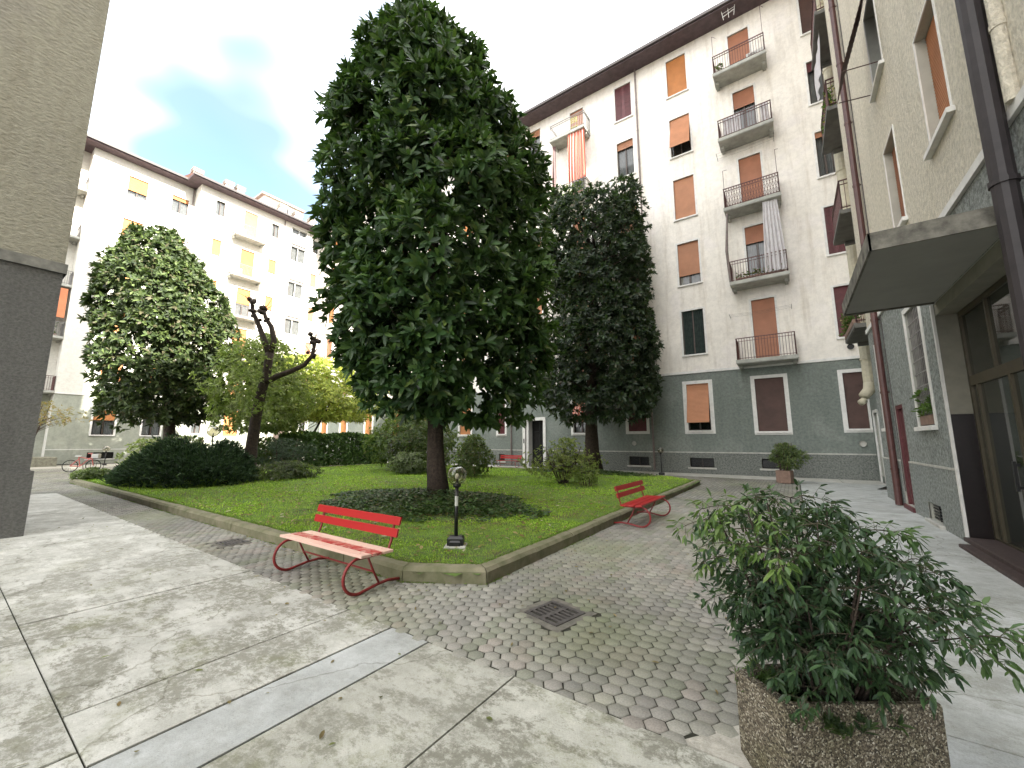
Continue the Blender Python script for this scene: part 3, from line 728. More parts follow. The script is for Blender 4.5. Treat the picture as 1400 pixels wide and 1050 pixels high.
def balcony(root, F, x0, x1, z, depth=1.0, rail='rust', th=.17, slabm='slab', side_only=False, pitch=.115, hgt=1.08, lattice=False, bars=True):
    mb = MB(); F.box(mb, x0, x1, 0.002, depth, z, z+th); F.box(mb, x0-.02, x1+.02, depth-.06, depth+.025, z+.03, z+th+.025)
    F.box(mb, x0+.06, x0+.2, 0.002, .55, z-.14, z-.001); F.box(mb, x1-.2, x1-.06, 0.002, .55, z-.14, z-.001)
    b = mb.build('balcony', M[slabm], root)
    r = MB(); zt = z+th+hgt; zb = z+th+.09; d = depth-.05
    def bar(p, q, rr=.012): r.tube([F.pt(*p), F.pt(*q)], rr, 5)
    for (p, q) in (((x0+.04, d), (x1-.04, d)), ((x0+.04, .02), (x0+.04, d)), ((x1-.04, .02), (x1-.04, d))):
        L = abs(q[0]-p[0])+abs(q[1]-p[1]); n = max(2, int(L/pitch))
        for zz, hh in ((zt, .035), (zb, .02), (zt-.14, .015)):
            xa, xb = min(p[0], q[0]), max(p[0], q[0]); oa, ob = min(p[1], q[1]), max(p[1], q[1]); e = .022
            F.box(r, xa-e, xb+e, oa-(e if p[1] == q[1] else 0), ob+(e if True else 0), zz, zz+hh)
        for i in range(n+1):
            t = i/n; xx, oo = p[0]+(q[0]-p[0])*t, p[1]+(q[1]-p[1])*t
            big = i in (0, n); bar((xx, oo, z+th-.01), (xx, oo, zt), .02 if big else .011)
            if lattice and i < n:
                x2, o2 = p[0]+(q[0]-p[0])*(i+1)/n, p[1]+(q[1]-p[1])*(i+1)/n
                for s in range(3):
                    za, zc = zb+(zt-zb)*s/3, zb+(zt-zb)*(s+1)/3
                    bar((xx, oo, za), (x2, o2, zc), .007); bar((x2, o2, za), (xx, oo, zc), .007)
    r.build('railing', M[rail], b); return b
def pipe(root, F, x, z0, z1, r=.05, mat='pipe_grey', out=.09, name='downpipe', step=2.0, bracket='pipe_grey'):
    mb = MB(); mb.tube([F.pt(x, out, z0), F.pt(x, out, z1)], r, 12)
    z = z0+.9
    while z < z1: mb.tube([F.pt(x, out, z-.03), F.pt(x, out, z+.03)], r*1.16, 12); F.box(mb, x-.012, x+.012, 0, out, z-.012, z+.012); z += step
    return mb.build(name, M[mat], root, smooth=False)
def eave(root, F, x0, x1, z, over=1.0, back=.0, th=.22, gut=True):
    mb = MB(); F.box(mb, x0, x1, -back, over, z, z+th)
    e = mb.build('eave', M['eave'], root)
    g_ = MB(); k = 10; pts = []
    F.box(g_, x0, x1, over+.002, over+.13, z+.09, z+th+.06)
    g_.build('gutter', M['gutter'], e); return e
def roof(root, F, x0, x1, z, over, deep, rise, hip0=0, hip1=0):
    mb = MB(); o = over
    a, b = F.pt(x0, o, z), F.pt(x1, o, z); c, d = F.pt(x1-hip1, -deep, z+rise), F.pt(x0+hip0, -deep, z+rise)
    mb.quad(a, b, c, d)
    e, f = F.pt(x0, -2*deep, z), F.pt(x1, -2*deep, z); mb.quad(d, c, f, e)
    mb.add([a, d, e], [(0, 1, 2)]); mb.add([b, f, c], [(0, 1, 2)])
    mb.quad(F.pt(x0, o, z-.02), F.pt(x0, -2*deep, z-.02), F.pt(x1, -2*deep, z-.02), F.pt(x1, o, z-.02))
    return mb.build('roof', M['tile'], root)
def shell(root, F, x0, x1, z1, deep, mat, name='rear_wall', front=-.7):
    mb = MB()
    mb.quad(F.pt(x0, -deep, 0), F.pt(x1, -deep, 0), F.pt(x1, -deep, z1), F.pt(x0, -deep, z1))
    mb.quad(F.pt(x0, 0, 0), F.pt(x0, -deep, 0), F.pt(x0, -deep, z1), F.pt(x0, 0, z1))
    mb.quad(F.pt(x1, 0, 0), F.pt(x1, -deep, 0), F.pt(x1, -deep, z1), F.pt(x1, 0, z1))
    mb.quad(F.pt(x0, -.05, z1-.01), F.pt(x1, -.05, z1-.01), F.pt(x1, -deep, z1-.01), F.pt(x0, -deep, z1-.01))
    o = mb.build(name, M[mat], root)
    i_ = MB(); i_.quad(F.pt(x0+.05, front, .05), F.pt(x1-.05, front, .05), F.pt(x1-.05, front, z1-.1), F.pt(x0+.05, front, z1-.1))
    i_.build('room_wall', M['dark'], root); return o
def opening(w): return (w[0], w[0]+w[2], w[1], w[1]+w[3])

# ---------------- back building (B)
EZ = 25.3
B = thing('apartment_building', 'six storey cream apartment block behind the dark magnolias, with one full stack of balconies', 'building', (-18, 23.1, 0), group='buildings round the courtyard')
FB = Fr(0, 23.1, 1, 0, 0)
SZ = [2.24, 6.34, 10.33, 14.32, 18.27, 22.3]
wB = []          # (x, z, w, h, kind, mat, cover, bw, trim)
a0 = -4.55
for i, (k, m, c) in enumerate([('tilt', 'tan', 1), ('darkdrape', 'tan', .0), ('partial', 'tan', .76), ('roller', 'tan', 1), ('tilt', 'tan', 1), ('roller', 'tan2', 1)]):
    wB.append((a0, SZ[i], 1.1, 2.48, k, m, c, .19 if i == 0 else .1, 'white'))
for i, (k, m, c) in enumerate([('roller', 'darkbrown', 1), ('partial', 'maroon', 1), ('leaf', 'maroon', 0), ('partial', 'tan', .1), ('partial', 'maroon', .2), ('roller', 'darkbrown', 1)]):
    if i == 0: wB.append((2.05, 2.2, .72, 2.5, k, m, c, .17, 'white'))
    else: wB.append((2.1, SZ[i], .62, 2.4, k, m, c, .1, 'white'))
wB.append((-1.36, 2.14, 1.2, 2.6, 'roller', 'darkbrown', 1, .17, 'white'))
for i, (k, m, c) in enumerate([('leaf', 'maroon', 0), ('roller', 'tan', 1), ('leaf', 'maroon', 0), ('roller', 'tan', 1), ('glass', 'tan', .18), ('leaf', 'maroon', .3)]):
    wB.append((-7.82, SZ[i], 1.05, 2.45, k, m, c, .16 if i == 0 else .1, 'white'))
wB += [(-14.55, 22.35, 1.0, 2.4, 'partial', 'tan', .2, .1, 'white'), (-14.55, 18.27, 1.0, 2.4, 'roller', 'tan', 1, .1, 'white'), (-14.55, 14.3, 1.0, 2.4, 'roller', 'tan', 1, .1, 'white'), (-14.55, 10.3, 1.0, 2.4, 'roller', 'tan', 1, .1, 'white'), (-14.55, 6.3, 1.0, 2.4, 'roller', 'tan', 1, .1, 'white')]
wB += [(-17.3, 2.2, .6, 2.45, 'leaf', 'maroon', 0, .16, 'white'), (-21.0, 2.2, 1.1, 2.5, 'roller', 'tan2', 1, .16, 'white'), (-11.35, 2.2, 1.05, 2.45, 'partial', 'tan', .7, .16, 'white')]
for xx in (-25.2, -29, -33, -37, -40.5): wB.append((xx, 2.2, 1.1, 2.5, 'roller', 'tan2', 1, .16, 'white'))
for s in (1, 2, 3, 4, 5):
    for xx in (-17.3, -21, -25.2, -29, -33, -37, -40.5): wB.append((xx, SZ[s], 1.1, 2.45, 'roller', 'tan2' if (int(xx)+s) % 2 else 'tan', 1, .1, 'white'))
# cellar grates
gr = [(-4.59, .32, 1.16, .48), (-1.35, .36, 1.16, .46), (-7.86, .32, 1.14, .49), (-17.2, .3, .5, .5), (-21.1, .35, 1.1, .45), (-11.4, .3, 1.1, .5)]
doors = [(-1.2, 5.58, 1.0, 3.2, 'roller', 'redbrown', 1), (-1.2, 9.62, 1.0, 3.15, 'partial', 'redbrown', .28), (-1.2, 13.62, 1.0, 3.1, 'roller', 'redbrown', 1), (-1.2, 17.6, 1.0, 3.15, 'partial', 'redbrown', .30), (-1.2, 21.6, 1.0, 2.8, 'roller', 'redbrown', 1),
         (-11.1, 22.35, 1.0, 2.3, 'roller', 'redbrown', 1), (-11.1, 17.6, 1.0, 3.1, 'partial', 'redbrown', .2), (-11.1, 13.6, 1.0, 3.1, 'roller', 'redbrown', 1), (-11.1, 9.6, 1.0, 3.1, 'roller', 'redbrown', 1), (-11.1, 5.6, 1.0, 3.1, 'roller', 'redbrown', 1)]
entB = (-14.98, -.01, 1.42, 3.07)
holes = [opening(w) for w in wB]+[opening(w) for w in gr]+[opening(w) for w in doors]+[opening(entB)]
X0, X1 = -43, 2.85
facade(FB, X0, X1, 5.42, EZ+.1, holes).build('upper_wall', M['cream'], B)
facade(FB, X0, X1, 1.08, 5.30, holes).build('lower_wall', M['grey'], B)
facade(FB, X0, X1, 0, 1.06, holes, out=.03).build('plinth', M['plinth'], B)
mb = MB(); FB.box(mb, X0, X1, -.05, .05, 5.30, 5.42); mb.build('belt_course', M['white'], B)
mb = MB()
for a_, b_ in ((X0, entB[0]-.2), (entB[0]+entB[2]+.2, X1)): FB.box(mb, a_, b_, -.02, .045, 1.06, 1.12)
mb.build('plinth_cap', M['stone'], B)
shell(B, FB, X0, X1+6, EZ, 10, 'cream')
eave(B, FB, X0+.9, 3.2, EZ, 1.05); roof(B, FB, X0-9, X1+11, EZ+.3, 1.05, 5.5, 2.3)
for w in wB: window(B, FB, w[0], w[1], w[2], w[3], w[4], w[5], w[6], w[7], w[8])
for w in gr: window(B, FB, w[0], w[1], w[2], w[3], 'grate', 'tan', .5, .05, 'stone')
for w in doors: window(B, FB, w[0], w[1], w[2], w[3], w[4], w[5], w[6], .1, 'white', sill=False)
for i, (z, st) in enumerate([(5.40, 'rust'), (9.42, 'rust'), (13.45, 'rust'), (17.45, 'rust'), (21.4, 'rust')]):
    balcony(B, FB, -1.97, .49, z, 1.0, st, lattice=(i == 2))
for z in (22.2, 17.4, 13.4, 9.4, 5.4): balcony(B, FB, -12.2, -9.6, z, 1.0, 'railgrey')
# entrance in the back building
mb = MB(); e = entB
FB.box(mb, e[0]-.2, e[0], -.05, .055, 0, e[3]); FB.box(mb, e[0]+e[2], e[0]+e[2]+.2, -.05, .055, 0, e[3]); FB.box(mb, e[0]-.2, e[0]+e[2]+.2, -.05, .055, e[3], e[3]+.2)
ed = mb.build('entrance', M['white'], B)
mb = MB(); FB.box(mb, e[0], e[0]+.22, -.9, -.05, 0, e[3]); mb.build('jamb', M['white'], ed)
mb = MB(); mb.quad(FB.pt(e[0]+.22, -.6, 0), FB.pt(e[0]+e[2], -.6, 0), FB.pt(e[0]+e[2], -.6, e[3]), FB.pt(e[0]+.22, -.6, e[3])); mb.build('door_pane', M['dark'], ed)
mb = MB(); FB.box(mb, e[0]+.22, e[0]+.3, -.62, -.55, 0, e[3]); FB.box(mb, e[0]+.8, e[0]+.86, -.62, -.55, 0, e[3]); FB.box(mb, e[0]+.3, e[0]+e[2], -.62, -.55, 2.3, 2.36); mb.build('door_frame', M['black'], ed)
mb = MB(); FB.box(mb, e[0]-.12, e[0]-.04, .056, .08, 1.55, 1.85); mb.build('intercom', M['black'], ed)
pipe(B, FB, -6.42, .1, EZ, .055, 'pipe_grey'); pipe(B, FB, -16.1, .1, EZ, .05, 'pipe_grey')
# round vents
for (x, z) in ((2.45, 5.85), (2.45, 1.55), (-7.5, 1.55)):
    mb = MB(); mb.lathe([(.0, 0), (.10, 0), (.13, .02), (.13, .05)], n=16); o = mb.build('vent', M['black'] if z > 5 else M['stone'], B, world=False)
    o.location = Vector(FB.pt(x, .05, z))-origin(B); o.rotation_euler = (R(90), 0, 0)
# cables and washing lines
for z in (8.0, 17.0): 
    mb = MB()
    mb.tube([FB.pt(-2.15, .05, z), FB.pt(-2.15, .75, z+.02)], .012, 5); mb.tube([FB.pt(.45, .05, z+.02), FB.pt(.45, .75, z+.04)], .012, 5)
    for o_ in (.25, .5, .72): mb.tube([FB.pt(-2.15, o_, z+.01), FB.pt(-.8, o_, z-.03), FB.pt(.45, o_, z+.03)], .004, 4)
    mb.build('washing_line', M['cable'], B)
mb = MB()
for x, za, zb in ((-1.9, 22.7, 24.0), (.42, 22.7, 24.4), (-1.9, 14.7, 15.8), (.42, 14.7, 16.0)): mb.tube([FB.pt(x, .9, za), FB.pt(x, .9, zb), FB.pt(x+.15, .4, zb+.3)], .012, 5)
mb.build('line_post', M['rust'], B)

# ---------------- right building (C)
Cb = thing('apartment_building', 'cream and grey block close on the right with a glazed entrance under its canopy', 'building', (2.2, 5, 0), group='buildings round the courtyard')
FC = Fr(2.2, 0, 0, -1, R(-90)); FF = Fr(2.85, 0, 0, -1, R(-90))
YE = 16.5; YS = -12.
wC = [(-8.56, 6.2, .98, 1.98, 'roller', 'tan', 1, .035, 'white'), (-11.46, 6.0, .98, 2.0, 'roller', 'redbrown', 1, .035, 'white'), (-5.2, 6.15, .98, 2.0, 'roller', 'tan', 1, .035, 'white'),
      (-8.56, 10.2, .98, 2.2, 'roller', 'tan', 1, .035, 'white'), (-5.2, 10.2, .98, 2.2, 'roller', 'tan', 1, .035, 'white'), (-11.46, 9.5, 1.0, 2.0, 'glass', 'tan', .0, .035, 'white'), (-11.46, 14.2, 1.0, 2.2, 'roller', 'tan', 1, .035, 'white'),
      (-11.75, 1.92, 1.12, 2.42, 'bars', 'tan', .0, .12, 'white'), (-15.55, 2.0, .75, 2.35, 'roller', 'darkbrown', 1, .12, 'white')]
grC = [(-11.92, .06, .92, .34)]
rd = (-14.02, .1, .86, 2.42)
ent = (-9.75, -.01, 4.6, 4.0)
holes = [opening(w) for w in wC]+[opening(w) for w in grC]+[opening(rd), opening(ent)]
facade(FC, -YE, -YS, 5.10, 26.3, holes, rev=.28).build('upper_wall', M['cream_rough'], Cb)
facade(FC, -YE, -YS, 1.16, 4.98, holes, rev=.26).build('lower_wall', M['grey_rough'], Cb)
facade(FC, -YE, -YS, 0, 1.13, holes, out=.025, rev=.26).build('plinth', M['grey_rough'], Cb)
mb = MB(); FC.box(mb, -YE, -YS, -.05, .045, 4.98, 5.10); mb.build('belt_course', M['white'], Cb)
mb = MB()
for a_, b_ in ((-YE, -14.05), (-13.13, -9.8)): FC.box(mb, a_, b_, -.02, .035, 1.13, 1.17)
mb.build('plinth_cap', M['stone'], Cb)
mb = MB(); mb.quad((2.2, YE, 0), (2.85, YE, 0), (2.85, YE, 26.3), (2.2, YE, 26.3)); mb.build('end_wall', M['cream_rough'], Cb)
for w in wC: window(Cb, FC, *w)
window(Cb, FC, *grC[0], 'grate', 'tan', .5, .03, 'stone')
# far recessed part of C
wF = [(-18.9, 5.6, .9, 2.9), (-18.9, 9.62, .9, 2.9), (-18.9, 13.6, .9, 2.9), (-18.9, 17.6, .9, 2.9), (-18.9, 21.6, .9, 2.8)]
wdoor = (-22.3, .25, .95, 2.55)
holesF = [opening(w) for w in wF]+[opening(wdoor)]
facade(FF, -23.1, -YE, 5.42, 26.3, holesF).build('upper_wall', M['cream'], Cb)
facade(FF, -23.1, -YE, 0, 5.30, holesF).build('lower_wall', M['grey'], Cb)
mb = MB(); FF.box(mb, -23.05, -YE, -.05, .05, 5.30, 5.42); mb.build('belt_course', M['white'], Cb)
for w in wF: window(Cb, FF, *w, 'partial', 'redbrown', .4, .08, 'white', sill=False)
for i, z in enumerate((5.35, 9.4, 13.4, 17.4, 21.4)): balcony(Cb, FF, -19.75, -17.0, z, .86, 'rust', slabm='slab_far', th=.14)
shell(Cb, FF, -23.1, 12, 26.3, 9, 'cream', front=-1.6)
eave(Cb, FC, -YE, 12, 26.3, .9); roof(Cb, FC, -YE-6, 12, 26.6, .95, 5, 2.4)
# white door by the corner
mb = MB(); x, z, w, h = wdoor
FF.box(mb, x-.12, x, -.02, .05, 0, h+.3); FF.box(mb, x+w, x+w+.12, -.02, .05, 0, h+.3); FF.box(mb, x, x+w, -.02, .05, h+.25, h+.37)
d = mb.build('white_door', M['white'], Cb)
mb = MB(); FF.box(mb, x+.005, x+w-.005, -.14, -.1, .26, z+h-.01); FF.box(mb, x+.25, x+.7, -.1, -.092, 1.4, 2.2); mb.build('door_leaf', M['whitewood'], d)
# red door near the pipe
mb = MB(); x, z, w, h = rd
FC.box(mb, x, x+.08, -.2, -.008, z, z+h); FC.box(mb, x+w-.08, x+w, -.2, -.008, z, z+h); FC.box(mb, x+.08, x+w-.08, -.2, -.008, z+h-.1, z+h); 
FC.box(mb, x-.06, x+w+.06, .03, .075, .0, z)
d = mb.build('red_door', M['maroon'], Cb)
mb = MB(); FC.box(mb, x+.08, x+w-.08, -.18, -.06, z, z+h-.1)
for a_, b_ in ((.12, .40), (.46, .74)):
    for za, zb in ((.12, .8), (.9, 1.5), (1.6, 2.25)): 
        FC.box(mb, x+a_, x+b_, -.06, -.045, z+za, z+zb); FC.box(mb, x+a_+.05, x+b_-.05, -.045, -.035, z+za+.06, z+zb-.06)
mb.build('door_leaf', M['maroon'], d)
# pipes on C
pipe(Cb, FC, -14.35, .02, 26, .075, 'pipe_red', out=.11); pipe(Cb, FC, -6.15, .02, 26, .10, 'pipe_dark', out=.15, step=3.4)
pipe(Cb, FC, -5.98, 5.1, 26, .06, 'cream_rough', out=.04, name='cream_pipe', step=30)
pipe(Cb, FF, -20.35, 3.9, 26, .19, 'pipe_cream', out=.26, name='flue', step=1.6)
mb = MB(); mb.tube([FF.pt(-20.35, .26, 3.9), FF.pt(-20.35, .3, 3.6), FF.pt(-20.2, .5, 3.35)], [.19, .19, .17], 12); mb.tube([FF.pt(-20.2, .5, 3.2), FF.pt(-20.1, .62, 3.1)], .12, 10); mb.build('flue_elbow', M['pipe_cream'], Cb, smooth=True)
# cable clipped to the wall
mb = MB(); mb.tube([FC.pt(-14.1, .02, 5.2), FC.pt(-14.1, .02, 26)], .012, 5); mb.tube([FC.pt(-13.95, .02, 0.4), FC.pt(-14.12, .02, 5.0)], .01, 5); mb.build('cable', M['cable'], Cb)
# canopy
mb = MB(); mb.box(1.0, 2.198, 6.45, 9.6, 4.0, 4.16, 0)
can = mb.build('canopy', M['canopy'], Cb)
mb = MB(); mb.box(.975, 2.19, 6.42, 6.449, 3.97, 4.2); mb.box(.97, .999, 6.42, 9.62, 3.97, 4.2); mb.box(.999, 2.19, 9.601, 9.63, 3.97, 4.2); mb.box(.999, 2.19, 6.449, 9.601, 4.161, 4.19)
mb.build('canopy_edge', M['canopy_edge'], can)
# entrance recess: jambs, wainscot, glazing
GX = 2.50
mb = MB(); mb.box(2.203, 3.4, 9.732, 9.747, 2.07, 3.985); mb.box(2.203, 3.4, 5.153, 5.168, 2.07, 3.985); mb.box(2.55, 3.4, 5.17, 9.73, 3.93, 3.98)
en = mb.build('entrance', M['entry_wall'], Cb)
mb = MB(); mb.box(2.203, 3.4, 9.722, 9.747, .0, 2.068); mb.build('wainscot', M['porphyry'], en)
mb = MB(); mb.box(2.165, 2.199, 9.735, 9.80, .0, 3.985); mb.build('corner_trim', M['white'], en)
mb = MB(); mb.box(2.206, GX-.04, 5.17, 9.72, 3.78, 3.98); mb.build('lintel', M['entry_wall'], en)
mb = MB(); ff = lambda y0, y1, z0, z1, dx=0: mb.box(GX-.035+dx, GX+.035-dx, y0, y1, z0, z1)
ff(9.66, 9.72, 0.02, 3.78); ff(5.16, 5.24, .02, 3.78); ff(5.24, 9.66, 3.70, 3.779, .003); ff(5.24, 9.66, 2.52, 2.68, .003); ff(5.24, 9.66, .03, .12, .003)
ff(9.36, 9.43, .12, 2.52, .002); ff(8.20, 8.27, .12, 2.52, .002); ff(7.0, 7.07, .12, 2.52, .002); ff(6.0, 6.07, .12, 2.52, .002)
ff(8.60, 8.65, 2.68, 3.70, .002); ff(7.2, 7.25, 2.68, 3.70, .002)
mb.build('door_frame', M['bronze'], en)
mb = MB(); mb.quad((GX, 5.24, .12), (GX, 9.66, .12), (GX, 9.66, 2.52), (GX, 5.24, 2.52)); mb.quad((GX, 5.24, 2.68), (GX, 9.66, 2.68), (GX, 9.66, 3.7), (GX, 5.24, 3.7)); mb.build('door_pane', M['door_glass'], en)
mb = MB(); mb.box(GX-.10, GX-.07, 8.36, 8.40, .95, 1.35); mb.box(GX-.07, GX-.03, 8.37, 8.39, .98, 1.02); mb.box(GX-.07, GX-.03, 8.37, 8.39, 1.28, 1.32); mb.build('door_handle', M['black'], en)
mb = MB(); mb.box(GX+.05, 5.5, 5.15, 9.75, -.01, .02); mb.box(GX+2.2, GX+2.25, 5.15, 9.75, .02, 4.0); mb.box(GX+.3, GX+.6, 7.1, 7.9, .02, .95); mb.build('hallway', M['entry_wall'], en)
mb = MB(); mb.bbox(1.97, 2.46, 5.16, 9.3, -.02, .05, .01); mb.bbox(2.1, 2.46, 5.2, 9.60, .05, .11, .01); mb.build('step', M['step'], en)
# bottom-hung open shutter on an upper window of C
mb = MB(); ya, yb = 10.45, 11.5
for k in range(16):
    t0, t1 = k/16, (k+1)/16; f_ = lambda t: (2.14-.60*t, 11.6-1.95*t)
    (xa, za), (xb, zb) = f_(t0), f_(t1); mb.quad((xa, ya, za), (xa, yb, za), (xb-.01, yb, zb+.02), (xb-.01, ya, zb+.02)); mb.quad((xb-.01, ya, zb+.02), (xb-.01, yb, zb+.02), (xb, yb, zb), (xb, ya, zb))
mb.tube([(2.2, ya+.02, 9.55), (1.56, ya+.02, 9.66)], .012, 5); mb.tube([(2.2, yb-.02, 9.55), (1.56, yb-.02, 9.66)], .012, 5)
mb.build('projecting_shutter', M['darkbrown'], Cb)

# ---------------- left far building (D)
D = thing('apartment_building', 'sunlit cream apartment block across the courtyard on the left, with stacked loggias and rooftop chimneys', 'building', (-44.5, 10, 0), group='buildings round the courtyard')
F1 = Fr(-44.5, 0, 0, 1, R(90)); F2 = Fr(-43.0, 0, 0, 1, R(90)); FL = Fr(-45.8, 0, 0, 1, R(90))
w1 = []
S1 = [2.2, 6.4, 10.45, 14.5, 18.5, 22.35]
for i in range(6):
    w1.append((6.95, S1[i], 1.25, 1.75 if i else 1.95, 'partial' if i in (0, 5) else 'roller', 'tan2', .68 if i == 5 else (.4 if i == 0 else 1), .12 if i == 0 else .06, 'white'))
    w1.append((9.88, S1[i], 1.2, 1.6 if i else 1.5, 'glass' if i in (0, 5) else 'roller', 'tan2', .2 if i == 5 else (0 if i == 0 else 1), .12 if i == 0 else .06, 'white'))
g1 = [(6.9, .35, 1.5, .5), (10.0, .35, 1.2, .5)]
h1 = [opening(w) for w in w1+g1]
facade(F1, 4.75, 11.55, 5.30, EZ+.1, h1).build('upper_wall', M['cream_d'], D)
facade(F1, 4.75, 11.55, 1.08, 5.2, h1).build('lower_wall', M['grey_d'], D)
facade(F1, 4.75, 11.55, 0, 1.06, h1, out=.03).build('plinth', M['grey_d'], D)
mb = MB(); F1.box(mb, 4.75, 11.5, -.05, .05, 5.2, 5.3); mb.build('belt_course', M['white'], D); mb = MB(); F1.box(mb, 4.75, 11.5, -.02, .045, 1.06, 1.1); mb.build('plinth_cap', M['white'], D)
for w in w1: window(D, F1, *w)
for w in g1: window(D, F1, *w, 'grate', 'tan', .5, .05, 'stone')
w2 = []
for i in range(6):
    z = 22.9-(5-i)*3.98
    w2.append((12.75, z if i else 2.4, .72, 1.6 if i < 5 else 1.5, 'glass' if i in (5, 0) else 'roller', 'tan2' if i > 2 else 'tan', .0 if i in (5, 0) else .92, .06, 'white'))
    w2.append((17.7, z if i else 2.4, .72, 1.5, 'glass' if i in (5, 0) else 'roller', 'maroon' if i == 2 else 'tan2', .0 if i in (5, 0) else .88, .06, 'white'))
    w2.append((22.1, z if i else 2.4, .65, 1.5, 'glass' if i in (0, 5) else 'roller', 'redbrown', .0 if i in (0, 5) else .9, .06, 'white'))
for z in (21.15, 17.1, 13.0, 8.95): w2.append((19.78, z, 1.6, 1.95, 'white', 'railgrey', .16, .06, 'white'))
w2.append((19.78, 24.2, 1.6, .7, 'white', 'railgrey', .0, .0, 'white'))
bd2 = [(15.15, 21.55, 1.2, 3.0), (15.15, 17.5, 1.2, 3.0), (15.15, 13.5, 1.2, 3.0), (15.15, 9.5, 1.2, 3.0), (15.15, 5.5, 1.2, 2.9), (15.15, 2.2, 1.2, 2.4)]
ed2 = (19.6, -.01, 1.5, 2.9)
h2 = [opening(w) for w in w2+bd2]+[opening(ed2)]
facade(F2, 11.5, 23.1, 5.30, EZ+.1, h2).build('upper_wall', M['cream_d'], D)
facade(F2, 11.5, 23.1, 0, 5.2, h2).build('lower_wall', M['grey_d'], D)
mb = MB(); F2.box(mb, 11.5, 23.05, -.05, .05, 5.2, 5.3); mb.build('belt_course', M['white'], D)
for w in w2: window(D, F2, *w)
for i, w in enumerate(bd2): window(D, F2, *w, 'roller' if i != 2 else 'partial', 'tan2' if i else 'tan', 1 if i != 2 else .5, .06, 'white', sill=False)
for z in (21.35, 17.3, 13.3, 9.3, 5.3): balcony(D, F2, 14.2, 16.95, z, 1.0, 'railgrey')
mb = MB(); F2.box(mb, ed2[0], ed2[0]+ed2[2], -.25, -.2, 0, 2.9); F2.box(mb, ed2[0]+.1, ed2[0]+.7, -.2, -.18, .2, 2.7); F2.box(mb, ed2[0]+.8, ed2[0]+1.4, -.2, -.18, .2, 2.7); mb.build('door', M['wood'], D)
mb = MB(); mb.quad((-44.5, 11.5, 0), (-43, 11.5, 0), (-43, 11.5, EZ+.1), (-44.5, 11.5, EZ+.1)); mb.build('return_wall', M['cream_d'], D)
# loggia bay
doorsL = [(1.2, z+.17, 1.6, 2.6) for z in (5.2, 9.3, 13.35, 17.3, 21.35)]
facade(FL, -6, 4.75, 5.3, EZ+.1, [opening(w) for w in doorsL]).build('loggia_wall', M['cream_d'], D)
facade(FL, -6, 4.75, 0, 5.3, []).build('loggia_wall', M['grey_d'], D)
for i, w in enumerate(doorsL): window(D, FL, *w, 'roller', 'tan2', 1, .06, 'white', sill=False)
mb = MB(); mb.quad((-45.8, 4.75, 0), (-44.5, 4.75, 0), (-44.5, 4.75, EZ+.1), (-45.8, 4.75, EZ+.1)); mb.build('loggia_side_wall', M['cream_d'], D)
for z in (5.2, 9.3, 13.35, 17.3, 21.35):
    b_ = balcony(D, FL, .3, 4.73, z, 1.32, 'railgrey' if z > 6 else 'rust')
mb = MB(); F1.box(mb, -6, .3, -1.3, 0, 0, EZ+.1); mb.build('pier', M['cream_d'], D)
shell(D, FL, -6, 23.1+8, EZ, 9, 'cream_d', front=-.7)
eave(D, F1, -6, 11.5-.0, EZ, .95, back=1.3); eave(D, F2, 10.55, 22.0, EZ+.002, .95, back=1.3)
roof(D, F1, -6, 24, EZ+.28, 1.0, 6, 2.4)
roof(D, F2, 10.6, 24, EZ+.281, 1.0, 7.4, 2.41)
pipe(D, F1, 11.35, .1, EZ, .05, 'pipe_grey', out=.1); pipe(D, F2, 18.95, .1, EZ, .05, 'pipe_grey'); pipe(D, F2, 21.75, .1, EZ, .04, 'pipe_grey')
for (x, o_, z, w) in ((11.1, -2.0, 26.0, .7), (13.6, -1.6, 26.0, .65), (14.6, -1.6, 26.0, .65), (18.9, -2.0, 26.4, .7), (20.3, -1.6, 26.0, .8), (21.9, -1.2, 25.9, .6)):
    mb = MB(); F2.box(mb, x, x+w, o_, o_+w, z-.7, z+.9); c_ = mb.build('chimney', M['cream_d'], D)
    mb = MB()
    for k in range(3): F2.box(mb, x-.08, x+w+.08, o_-.08, o_+w+.08, z+.98+k*.16, z+1.04+k*.16)
    for dx in (0, w-.1):
        for do in (0, w-.1): F2.box(mb, x+dx, x+dx+.1, o_+do, o_+do+.1, z+.9, z+1.36)
    mb.build('chimney_cap', M['slab'], c_)
mb = MB(); F2.box(mb, 17.7, 21.8, -6.5, -2.6, 25.6, 28.6); at = mb.build('rooftop_room', M['cream_d'], D)
mb = MB(); F2.box(mb, 17.4, 22.1, -6.8, -2.3, 28.6, 28.78); mb.build('flat_roof', M['slab'], at)
mb = MB(); F2.box(mb, 19.5, 20.4, -2.6, -2.58, 27.3, 28.3); mb.build('attic_window', M['black'], at)

# ---------------- near left building (A)
Ab = thing('apartment_building', 'corner of a shaded building at the left edge, weathered cream above rough dark grey', 'building', (-11.1, -4, 0), group='buildings round the courtyard')
FA = Fr(-11.1, 0, 0, 1, R(90)); AZ = 34.8
def abox(name, mat, z0, z1, out, parent=Ab):
    mb = MB(); x1 = -11.1+out; y1 = 1.05+out; x0, y0 = -20.5, -12.5
    mb.quad((x1, y0, z0), (x1, y1, z0), (x1, y1, z1), (x1, y0, z1)); mb.quad((x1, y1, z0), (x0, y1, z0), (x0, y1, z1), (x1, y1, z1))
    mb.quad((x0, y0, z0), (x0, y1, z0), (x0, y1, z1), (x0, y0, z1)); mb.quad((x0, y0, z0), (x1, y0, z0), (x1, y0, z1), (x0, y0, z1))
    mb.quad((x0, y0, z1), (x1, y0, z1), (x1, y1, z1), (x0, y1, z1)); return mb.build(name, M[mat], parent)
